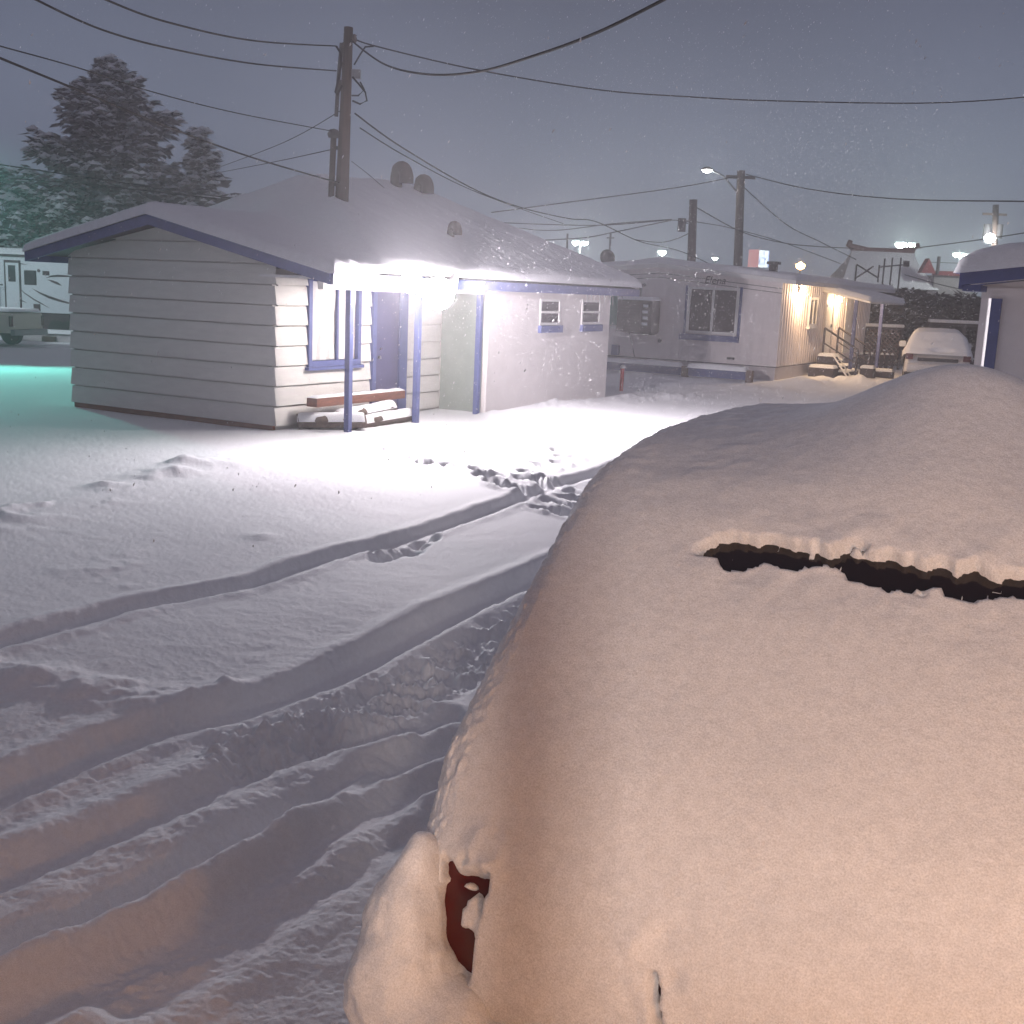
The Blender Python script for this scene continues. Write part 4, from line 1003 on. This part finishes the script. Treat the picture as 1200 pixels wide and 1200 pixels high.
patch('rear_window', 'car_glass', .45, .86, .05, 1.45, -.040)
patch('tail_light', 'lens_red', 0, 0, -.16, .05, -.045, (.70, .98))
MB().prism([(-.10, .30), (-.12, .48), (-.06, .56), (.12, .56), (.12, .28)], 'x', -.27, 1.68).build('bumper', 'car_paint', suv, bevel=.04)
for u in (-.08, 1.38):
    for v in (.85, 4.3): MB().tube([(u, v, .3), (u+.2, v, .3)], .33, 22).build('wheel', 'rubber', suv)
# snow bulge on the bumper corner
def blob_mesh(name, centre, rad, parent, m='car_snow', amp=.06, n=70, tilt=0):
    th = np.linspace(0, PI, n); ph = np.linspace(0, 2*PI, n*2)
    T, Pn = np.meshgrid(th, ph, indexing='ij')
    x = np.sin(T)*np.cos(Pn); y = np.sin(T)*np.sin(Pn); z = np.cos(T)
    r = 1+amp*fbm(x*3+centre[0]*7, z*3+y*2, 3)+amp*.25*fbm(x*14, z*14+y*9, 2)
    X = x*r*rad[0]*(1-.62*np.clip(z, 0, 1)); Y = y*r*rad[1]*(1-.35*np.clip(z, 0, 1)); Zz = z*r*rad[2]
    X = X+tilt*Zz
    return gridmesh(name, np.stack([centre[0]+X, centre[1]+Y, centre[2]+Zz], -1), m, parent)
def merged_blobs(name, parts, parent, m_):
    mb = MB(); n = 26
    for c_, r_ in parts:
        T, Pn = np.meshgrid(np.linspace(0, PI, n), np.linspace(0, 2*PI, 2*n), indexing='ij')
        mb.grid(np.stack([c_[0]+r_[0]*np.sin(T)*np.cos(Pn), c_[1]+r_[1]*np.sin(T)*np.sin(Pn), c_[2]+r_[2]*np.cos(T)], -1))
    o = mb.build(name, m_, parent, True); fixn(o)
    r = o.modifiers.new('remesh', 'REMESH'); r.mode = 'VOXEL'; r.voxel_size = .009; r.use_smooth_shade = True
    k = o.modifiers.new('smooth', 'SMOOTH'); k.iterations = 22; k.factor = .6
    tx_ = bpy.data.textures.new('snow_lumps', 'CLOUDS'); tx_.noise_scale = .09; tx_.noise_depth = 4
    d_ = o.modifiers.new('lumps', 'DISPLACE'); d_.texture = tx_; d_.strength = .032; d_.mid_level = .5
    return o
merged_blobs('bumper_snow', [((-.17, .03, .65), (.122, .14, .18)), ((-.185, .06, .75), (.095, .115, .17)), ((-.17, .10, .86), (.055, .08, .13)), ((-.07, .0, .58), (.17, .13, .135)), ((.12, -.03, .54), (.22, .10, .12)), ((.42, -.03, .52), (.3, .08, .09))], suv, 'car_snow')

# the far car: snow covered, behind the fence gap
fcP = gp(1083, 449); fc = thing('parked_car', 'white snow covered car parked by the picket fence in the distance', 'car', (fcP[0], 33.6, 0), math.radians(-17))
fprof = [(-.06, .35), (-.05, .62), (.02, .78), (.18, .86), (.22, .92), (.65, 1.40), (.8, 1.47), (1.5, 1.53), (2.3, 1.5), (3.1, 1.05), (4.0, .95), (4.3, .7), (4.32, .35)]
f0 = lambda v: np.interp(v, [0, .25, .8, 2.3, 3.2, 4.3], [-.92, -.9, -.68, -.66, -.85, -.85]); f1 = lambda v: -f0(v)
U, V, Z, nr, c, D = car_surface(fprof, 140, 120, f0, f1, .14, .5, .03, .03)
gridmesh('body', np.stack([U, V, Z], -1)[:, ::-1], 'white_car', fc)
U, V, Z, nr, c, D = car_surface(fprof[3:], 160, 140, f0, f1, .24, .14, -.06, .05)
rel = .02*fbm(U*4, V*4+Z*3, 3); 
hole = np.exp(-(((U-.1)/.3)**2+((c[:, 1][:, None]-1.0)/.06)**2)**2)*(V < .6); rel = rel-.08*hole
gridmesh('snow_cover', np.stack([U*1.0, V+nr[:, 0][:, None]*rel, Z+nr[:, 1][:, None]*rel], -1)[:, ::-1], 'snow', fc)
MB().box(-.85, .85, -.16, -.03, .38, .6).build('bumper', 'white_car', fc, bevel=.05)
MB().box(-.55, .55, -.063, -.05, .68, .78).build('plate_recess', 'metal_dark', fc)
for x in (-.88, .68): MB().box(x, x+.2, -.07, .02, .72, .88).build('tail_light', 'lens_red', fc)
MB().box(-.84, .84, .0, 3.9, .14, .36).build('underbody', 'metal_dark', fc)
for x in (-.85, .63):
    for y in (.75, 3.35): MB().tube([(x, y, .3), (x+.22, y, .3)], .33, 18).build('wheel', 'rubber', fc)
for s_ in (-1, 1): MB().box(s_*.95-.1, s_*.95+.1, 2.55, 2.68, .98, 1.16).build('mirror', 'snow', fc, bevel=.04)

# ------------------------------------------------------------------ motel (right edge, plus an unseen added block behind the camera)
WO = (5.201, 13.4, 0)
mo = thing('motel_building', 'white motel end wall with deep blue fascia and thick roof snow at the right edge', 'building', WO, YAW)
XR, XE = 3.6, 7.3          # ridge and far eave of the gable end, along the wall
def rk(x): return 2.594+(x+.15)*.135 if x < XR else 2.594+(XR+.15)*.135-(x-XR)*.135
MB().prism([(0, -.3), (XE, -.3), (XE, rk(XE)-.14), (XR, rk(XR)-.14), (0, rk(0)-.14)], 'y', 0, 9).build('wall', 'stucco', mo)
MB().prism([(-.15, rk(-.15)-.14), (XR, rk(XR)-.14), (XE+.1, rk(XE+.1)-.14), (XE+.1, rk(XE+.1)), (XR, rk(XR)), (-.15, rk(-.15))], 'y', -.62, -.58).build('fascia', 'blue', mo)
MB().box(-.17, -.13, -.578, 9, rk(-.15)-.18, rk(-.15)-.002).build('fascia', 'blue', mo)
MB().box(-.128, .06, -.57, -.10, rk(-.15)-.20, rk(-.15)-.135).build('fascia_return', 'blue', mo)
MB().prism([(-.12, rk(-.12)-.125), (XR, rk(XR)-.125), (XE+.08, rk(XE+.08)-.125), (XE+.08, rk(XE+.08)-.10), (XR, rk(XR)-.10), (-.12, rk(-.12)-.10)], 'y', -.575, -.004).build('soffit', 'stucco', mo)
MB().box(0, XE, -.03, -.003, 2.33, 2.45).build('frieze_board', 'stucco', mo)
MB().box(.115, .225, -.05, -.003, -.2, 2.33).build('corner_post', 'blue', mo)
MB().prism([(.075, -.003), (.114, -.052), (.114, -.003)], 'z', -.2, 2.33).build('post_edge', 'white', mo)  # white chamfer added and angled to show the post's lit edge
rfm = MB().prism([(-.15, rk(-.15)+.003), (XR, rk(XR)+.003), (XE+.1, rk(XE+.1)+.003), (XR, rk(XR)-.09)], 'y', -.60, 9).build('roof', 'metal_dark', mo)
X, Y = np.meshgrid(np.linspace(-.23, XE, 150), np.linspace(-.70, 9, 190), indexing='ij'); e = np.minimum((X+.23)/.42, (Y+.70)/.22)
pf = np.sqrt(np.clip(1-(1-np.clip(e, 0, 1))**2, 0, 1)); rkv = np.vectorize(rk)(np.clip(X, -.15, 9))
gridmesh('roof_snow', np.stack([X, Y, rkv+.006+pf*(.25+.03*fbm(X*3, Y*3, 3)+.012*fbm(X*14, Y*14, 2))-.02*(e < .01)], -1)[:, ::-1], 'roof_snow', rfm)
# unseen side range; rear block added to shade and cut light, in yard coordinates
IM = (Matrix.Translation(WO) @ Matrix.Rotation(YAW, 4, 'Z')).inverted()
def mbox(x0, x1, y0, y1, z0, z1):
    b_ = MB().box(x0, x1, y0, y1, z0, z1); b_.v = [tuple(IM @ Vector(v)) for v in b_.v]; return b_
REARL = (.02, -3.0, 2.3); FILLP = (1.0, -.35, 1.45)
mbox(11.4, 11.6, -4.2, 10.2, -.3, 2.74).build('wall', 'stucco', mo)
mbox(-9.0, -.17, -.75, -.6, -.3, 2.74).build('wall', 'stucco', mo)  # unseen wall, its end placed to keep lamplight off the left ground
mbox(2.2, 11.39, -.75, -.6, -.3, 2.74).build('wall', 'stucco', mo)
mbox(-9.0, 11.39, -4.2, -4.0, -.3, 2.74).build('wall', 'stucco', mo)
mbox(-9.0, 11.6, -4.2, 1.9, 2.75, 2.95).build('porch_roof', 'white', mo)  # unseen roof, added to hide the sky from the near ground
mbox(-4.4, -4.2, -.59, 2.7, -.3, 2.74).build('wall', 'stucco', mo)  # unseen wing, added to block sky light from the left
mbox(-.02, .09, -.635, -.57, -.2, 2.74).build('porch_post', 'blue', mo)
mbox(-.168, 2.19, -.72, -.64, -.3, 1.60).build('half_door', 'stucco', mo)  # unseen sill, added to dim the rear lamp on the lower car
mbox(REARL[0]-.09, REARL[0]+.09, -3.10, -3.03, 1.9, 2.7).build('tube_lamp', 'white', mo)  # casing for the unseen rear lamp
cl_ = MB().lathe([(0, .0), (.06, -.02), (.07, -.1), (.0, -.13)], 14, (FILLP[0], FILLP[1], FILLP[2]+.24)); cl_.v = [tuple(IM @ Vector(v)) for v in cl_.v]
cl_.build('step_lamp', 'white', mo, True)  # made-up casing for the orange fill light
mbox(FILLP[0]-.03, FILLP[0]+.03, -.70, -.63, 1.601, FILLP[2]+.29).build('lamp_bracket', 'metal_dark', mo)  # holds the added fill lamp
mbox(FILLP[0]-.025, FILLP[0]+.025, -.629, FILLP[1]+.03, FILLP[2]+.242, FILLP[2]+.285).build('lamp_bracket', 'metal_dark', mo)

# ------------------------------------------------------------------ wires
def wire(px, rad, label, seg=10):
    P = np.array([at(x, y, Y) for x, y, Y in px]); n = len(P); out = []
    for i in range(n-1):
        p0 = P[max(i-1, 0)]; p1 = P[i]; p2 = P[i+1]; p3 = P[min(i+2, n-1)]
        for t in np.linspace(0, 1, seg, endpoint=False):
            out.append(.5*((2*p1)+(-p0+p2)*t+(2*p0-5*p1+4*p2-p3)*t*t+(-p0+3*p1-3*p2+p3)*t**3))
    out.append(P[-1]); o0 = out[0].copy()
    o = MB().tube([q-o0 for q in out], rad, 6).build('power_line', 'wire', None, True); o.location = o0
    return tag(o, label, 'wire', 'overhead wires')
def W3(pts, Y0, Y1):
    n = len(pts); L_ = np.r_[0, np.cumsum([math.hypot(pts[i+1][0]-pts[i][0], pts[i+1][1]-pts[i][1]) for i in range(n-1)])]; L_ /= L_[-1]
    return [(x, y, 1/((1-f)/Y0+f/Y1)) for (x, y), f in zip(pts, L_)]
wire(W3([(20, -14), (45, 1), (120, 35), (200, 57), (300, 75), (394, 83)], 10, PY), .011, 'lower of the two long cables entering the top left and meeting the pole top')
wire(W3([(95, -18), (125, 0), (200, 27), (300, 48), (394, 54)], 10, PY), .011, 'upper of the two long cables entering the top left and meeting the pole top')
wire(W3([(-20, 48), (0, 54), (90, 79), (180, 108), (280, 133), (391, 154)], 12, PY), .008, 'thin faint cable crossing the spruce tip to the conduit weatherhead')
wire(W3([(-20, 59), (0, 68), (100, 109), (200, 150), (300, 186), (400, 215)], 11, PY), .013, 'thick dark cable crossing the spruce and meeting the pole just above the roof')
wire(W3([(240, 202), (330, 168), (402, 128)], 34, PY), .008, 'thin guy cable rising from behind the roof steeply to the pole')
wire(W3([(242, 205), (320, 190), (394, 174)], 34, PY), .008, 'thin cable rising gently from behind the roof to the conduit')
wire(W3([(-20, 190), (0, 193), (110, 209), (247, 229), (330, 239)], 38, 34), .022, 'upper dark cable of the pair running low across the spruce foliage')
wire(W3([(-20, 207), (0, 208), (110, 217), (247, 232), (325, 240)], 38, 34), .018, 'lower dark cable of the pair running low across the spruce foliage')
wire(W3([(411, 47), (450, 75), (500, 87), (560, 84), (630, 64), (700, 38), (775, 1), (800, -14)], PY, 9), .014, 'thick sagging twisted cable swooping from the pole up to the top edge')
wire(W3([(413, 44), (440, 54), (560, 82), (700, 105), (800, 113), (900, 118), (1060, 121), (1150, 118), (1220, 112)], PY, 24), .012, 'long cable from the pole top across the sky to the right edge')
wire(W3([(416, 133), (470, 172), (554, 221), (610, 243), (666, 256), (699, 260), (750, 283), (799, 295), (850, 318)], PY, 46), .014, 'upper of two cables descending from the pole right over the cabin roof')
wire(W3([(422, 150), (470, 180), (540, 217), (600, 241), (660, 262)], PY, 40), .011, 'lower of two cables descending from the pole right over the cabin roof')
wire(W3([(412, 189), (430, 203), (450, 220)], PY, 22.6), .005, 'hair thin short cable from the pole down to the roof ridge')
wire(W3([(576, 249), (666, 237), (792, 220), (862, 207)], 52, 62), .026, 'cable rising right to the crossarm of the street lamp pole')
wire(W3([(586, 261), (700, 264), (787, 258), (806, 262)], 48, 55), .022, 'nearly level cable to the transformer of the shorter pole')
wire(W3([(600, 283), (680, 279), (720, 272), (787, 258)], 48, 55), .024, 'cable climbing from the cabin eave to the transformer pole')
wire(W3([(595, 266), (650, 270), (720, 262), (787, 257)], 47, 55), .018, 'slack cable dipping before the transformer pole')
wire(W3([(745, 281), (775, 284), (795, 279), (808, 273)], 50, 55), .02, 'short looping cable hanging left of the transformer pole')
wire(W3([(874, 204), (885, 207), (950, 222), (1050, 233), (1200, 236), (1220, 236)], 62, 40), .024, 'cable from the street lamp pole sweeping right under the long sky cable')
wire(W3([(870, 218), (920, 262), (960, 283), (1003, 304)], 62, 72), .024, 'steep cable dropping from the street lamp pole toward the pagoda roof')
wire(W3([(816, 243), (870, 272), (920, 285), (960, 289), (1000, 291)], 55, 73), .026, 'cable from the top of the transformer pole to the pagoda ridge')
wire(W3([(816, 260), (860, 268), (920, 285), (985, 309)], 55, 73), .02, 'lower thin cable from the transformer pole toward the pagoda eave')
wire(W3([(1078, 290), (1140, 282), (1200, 273), (1220, 270)], 73, 60), .028, 'cable from the pagoda ridge end to the right edge')
wire(W3([(1084, 307), (1140, 309)], 74, 74), .02, 'thin level cable just above the red ridge at right')
wire(W3([(1060, 322), (1100, 333), (1140, 342)], 60, 55), .018, 'thin cable sloping down behind the motel eave')

# ------------------------------------------------------------------ falling snow
def falling_snow():
    n = 26000; vs = []; fs = []
    cnt = 0
    while cnt < n:
        Y = 9+34*random.random()
        kk = random.random()
        if kk < .025:
            q = rng.normal(size=3); q *= random.random()**.7*2.2/np.linalg.norm(q); p = lampP+q+LD*.3
        elif kk < .55:
            p = LR(random.uniform(2.2, 8), random.uniform(-1, 15), random.uniform(0, 6)**1.0)
        else:
            p = np.array([random.uniform(-.5, .55)*Y, Y, random.uniform(0, 9.0)])
        if kk > .975: Y = random.uniform(4, 10); p = np.array([random.uniform(-.45, .45)*Y, Y, random.uniform(1.2, 4.5)])
        if p[1] < 4.0: continue
        l_, r_ = tolr(p)
        if -4.9 < l_ < 1.35 and -.4 < r_ < 10 and p[2] < 4.4: continue
        s = random.uniform(.0014, .0038)*(1+.3*random.random()); d = np.array([.35+random.uniform(-.25, .25), random.uniform(-.3, .3), 1]); d /= np.linalg.norm(d)
        a = np.cross(d, [random.random(), 1, 0]); a /= np.linalg.norm(a); b_ = np.cross(d, a); e = s*random.uniform(1.2, 3.0)
        o = len(vs); vs += [p+d*e, p+a*s, p-a*.5*s+b_*.87*s, p-a*.5*s-b_*.87*s, p-d*e]
        fs += [(o, o+1, o+2), (o, o+2, o+3), (o, o+3, o+1), (o+4, o+2, o+1), (o+4, o+3, o+2), (o+4, o+1, o+3)]; cnt += 1
    mb = MB(); mb.v = [tuple(map(float, v)) for v in vs]; mb.f = fs
    o = mb.build('falling_snow', 'flake'); o['kind'] = 'stuff'; o['label'] = 'snow flakes drifting in the air around the floodlit cabin'; o['category'] = 'snow'
falling_snow()

# ------------------------------------------------------------------ haze
hz = MB().box(-165, 165, -165, 165, -2.2, 14.5).build('haze', 'snow'); hz['kind'] = 'stuff'; hz['label'] = 'thin snowy night haze filling the air over the yard'; hz['category'] = 'haze'
m = bpy.data.materials.new('haze_air'); m.use_nodes = True; nt = m.node_tree; nt.nodes.clear()
ou = nt.nodes.new('ShaderNodeOutputMaterial'); pv = nt.nodes.new('ShaderNodeVolumePrincipled'); pv.inputs['Color'].default_value = (.9, .9, .95, 1); pv.inputs['Density'].default_value = .0070; pv.inputs['Anisotropy'].default_value = .35
nt.links.new(pv.outputs['Volume'], ou.inputs['Volume']); hz.data.materials.clear(); hz.data.materials.append(m)

# ------------------------------------------------------------------ lights
def point(name, loc, power, col, rad=.05):
    l = bpy.data.lights.new(name, 'POINT'); l.energy = power; l.color = col; l.shadow_soft_size = rad
    o = bpy.data.objects.new(name, l); COL.objects.link(o); o.location = loc; return o
for fd, sd, pw, sz in ((FD1, -.72, 2050, 160), (FD2, .30, 3300, 158)):
    fs_ = bpy.data.lights.new('flood_beam', 'SPOT'); fs_.energy = pw; fs_.color = (1, .91, .96); fs_.shadow_soft_size = .10; fs_.spot_size = math.radians(sz); fs_.spot_blend = 1.0
    fo_ = bpy.data.objects.new('flood_beam', fs_); COL.objects.link(fo_); fo_.location = lampP+LD*.16+RD*sd+fd*.24
    fo_.rotation_euler = Vector(fd+np.array([0, 0, -.03])).to_track_quat('-Z', 'Y').to_euler()
point('wall_bulb', LR(TL1+.28, 20.0, 2.42), 190, (1, .66, .36), .05)
point('wall_bulb', LR(TL1+.28, 24.25, 2.26), 140, (1, .66, .36), .05)
def spot(name, loc, aim, pw, col, deg, blend=.4, rad=.15):
    l = bpy.data.lights.new(name, 'SPOT'); l.energy = pw; l.color = col; l.shadow_soft_size = rad; l.spot_size = math.radians(deg); l.spot_blend = blend
    o = bpy.data.objects.new(name, l); COL.objects.link(o); o.location = loc; o.rotation_euler = (Vector(aim)-o.location).to_track_quat('-Z', 'Y').to_euler()
spot('street_bulb', (-21.5, 37.5, 4.8), (-15.5, 46, 1.2), 1500, (.80, .96, 1), 75)
spot('street_bulb', (-14.2, 27.5, 5.4), (-10.9, 24.8, 0), 2300, (.22, 1, .80), 98, .6)
point('street_bulb', p2t+np.array([-1.75, 0, -.45]), 160, (.9, 1, .93), .2)
point('street_bulb', at(1160, 279, 69.2), 700, (.9, 1, .95), .3)
for px, py, Y, pw in ((680, 287, 94.3, 1500), (776, 298, 94.3, 800), (1063, 290, 84.3, 2600), (1126, 301, 91.3, 1200)):
    point('lot_bulb', at(px, py, Y), pw, (.80, 1, .88), .4)
# unseen warm lamp behind the viewer, made tall to grade light on the car
sp = bpy.data.lights.new('doorway_tube', 'AREA'); sp.shape = 'RECTANGLE'; sp.size = .16; sp.size_y = .8; sp.energy = 190; sp.color = (1, .83, .74)
so = bpy.data.objects.new('doorway_tube', sp); COL.objects.link(so); so.location = REARL
so.rotation_euler = (Vector((.5, 2.7, 1.4))-so.location).to_track_quat('-Z', 'Y').to_euler()
point('step_bulb', FILLP, 58, (1, .42, .10), .06)  # added fill to turn the lower car snow orange
sun = bpy.data.lights.new('moon_glow', 'SUN'); sun.energy = .03; sun.angle = math.radians(20); sun.color = (1, .95, .9)
suo = bpy.data.objects.new('moon_glow', sun); COL.objects.link(suo); suo.rotation_euler = (math.radians(50), 0, math.radians(30))

# ------------------------------------------------------------------ world
w = bpy.data.worlds.new('World'); S.world = w; w.use_nodes = True; nt = w.node_tree; N = nt.nodes; N.clear()
out = N.new('ShaderNodeOutputWorld'); bg = N.new('ShaderNodeBackground'); bg2 = N.new('ShaderNodeBackground'); ad = N.new('ShaderNodeAddShader')
sky = N.new('ShaderNodeTexSky'); sky.sky_type = 'NISHITA'; sky.sun_disc = False; sky.sun_elevation = math.radians(-4); sky.sun_rotation = math.radians(200)
nt.links.new(sky.outputs['Color'], bg.inputs['Color']); bg.inputs['Strength'].default_value = .05
tc = N.new('ShaderNodeTexCoord'); sx = N.new('ShaderNodeSeparateXYZ'); nt.links.new(tc.outputs['Generated'], sx.inputs['Vector'])
rp = N.new('ShaderNodeValToRGB'); nt.links.new(sx.outputs['Z'], rp.inputs['Fac'])
E_ = rp.color_ramp.elements; E_[0].position = 0; E_[0].color = (.25, .29, .38, 1); E_[1].position = .62; E_[1].color = (.145, .135, .175, 1)
e2 = E_.new(.10); e2.color = (.195, .235, .335, 1); e3 = E_.new(.24); e3.color = (.10, .115, .175, 1)
ns = N.new('ShaderNodeTexNoise'); ns.inputs['Scale'].default_value = 2.2; ns.inputs['Detail'].default_value = 4; nt.links.new(tc.outputs['Generated'], ns.inputs['Vector'])
mr = N.new('ShaderNodeMapRange'); mr.inputs['From Min'].default_value = .3; mr.inputs['From Max'].default_value = .7; mr.inputs['To Min'].default_value = .85; mr.inputs['To Max'].default_value = 1.15
nt.links.new(ns.outputs['Fac'], mr.inputs['Value']); nt.links.new(mr.outputs['Result'], bg2.inputs['Strength']); nt.links.new(rp.outputs['Color'], bg2.inputs['Color'])
nt.links.new(bg.outputs[0], ad.inputs[0]); nt.links.new(bg2.outputs[0], ad.inputs[1]); nt.links.new(ad.outputs[0], out.inputs['Surface'])

S.view_settings.view_transform = 'Standard'; S.view_settings.look = 'None'; S.view_settings.exposure = 0; S.view_settings.gamma = 1
S.cycles.use_denoising = True; S.cycles.max_bounces = 6; S.cycles.diffuse_bounces = 3; S.cycles.volume_bounces = 0; S.cycles.sample_clamp_indirect = 4
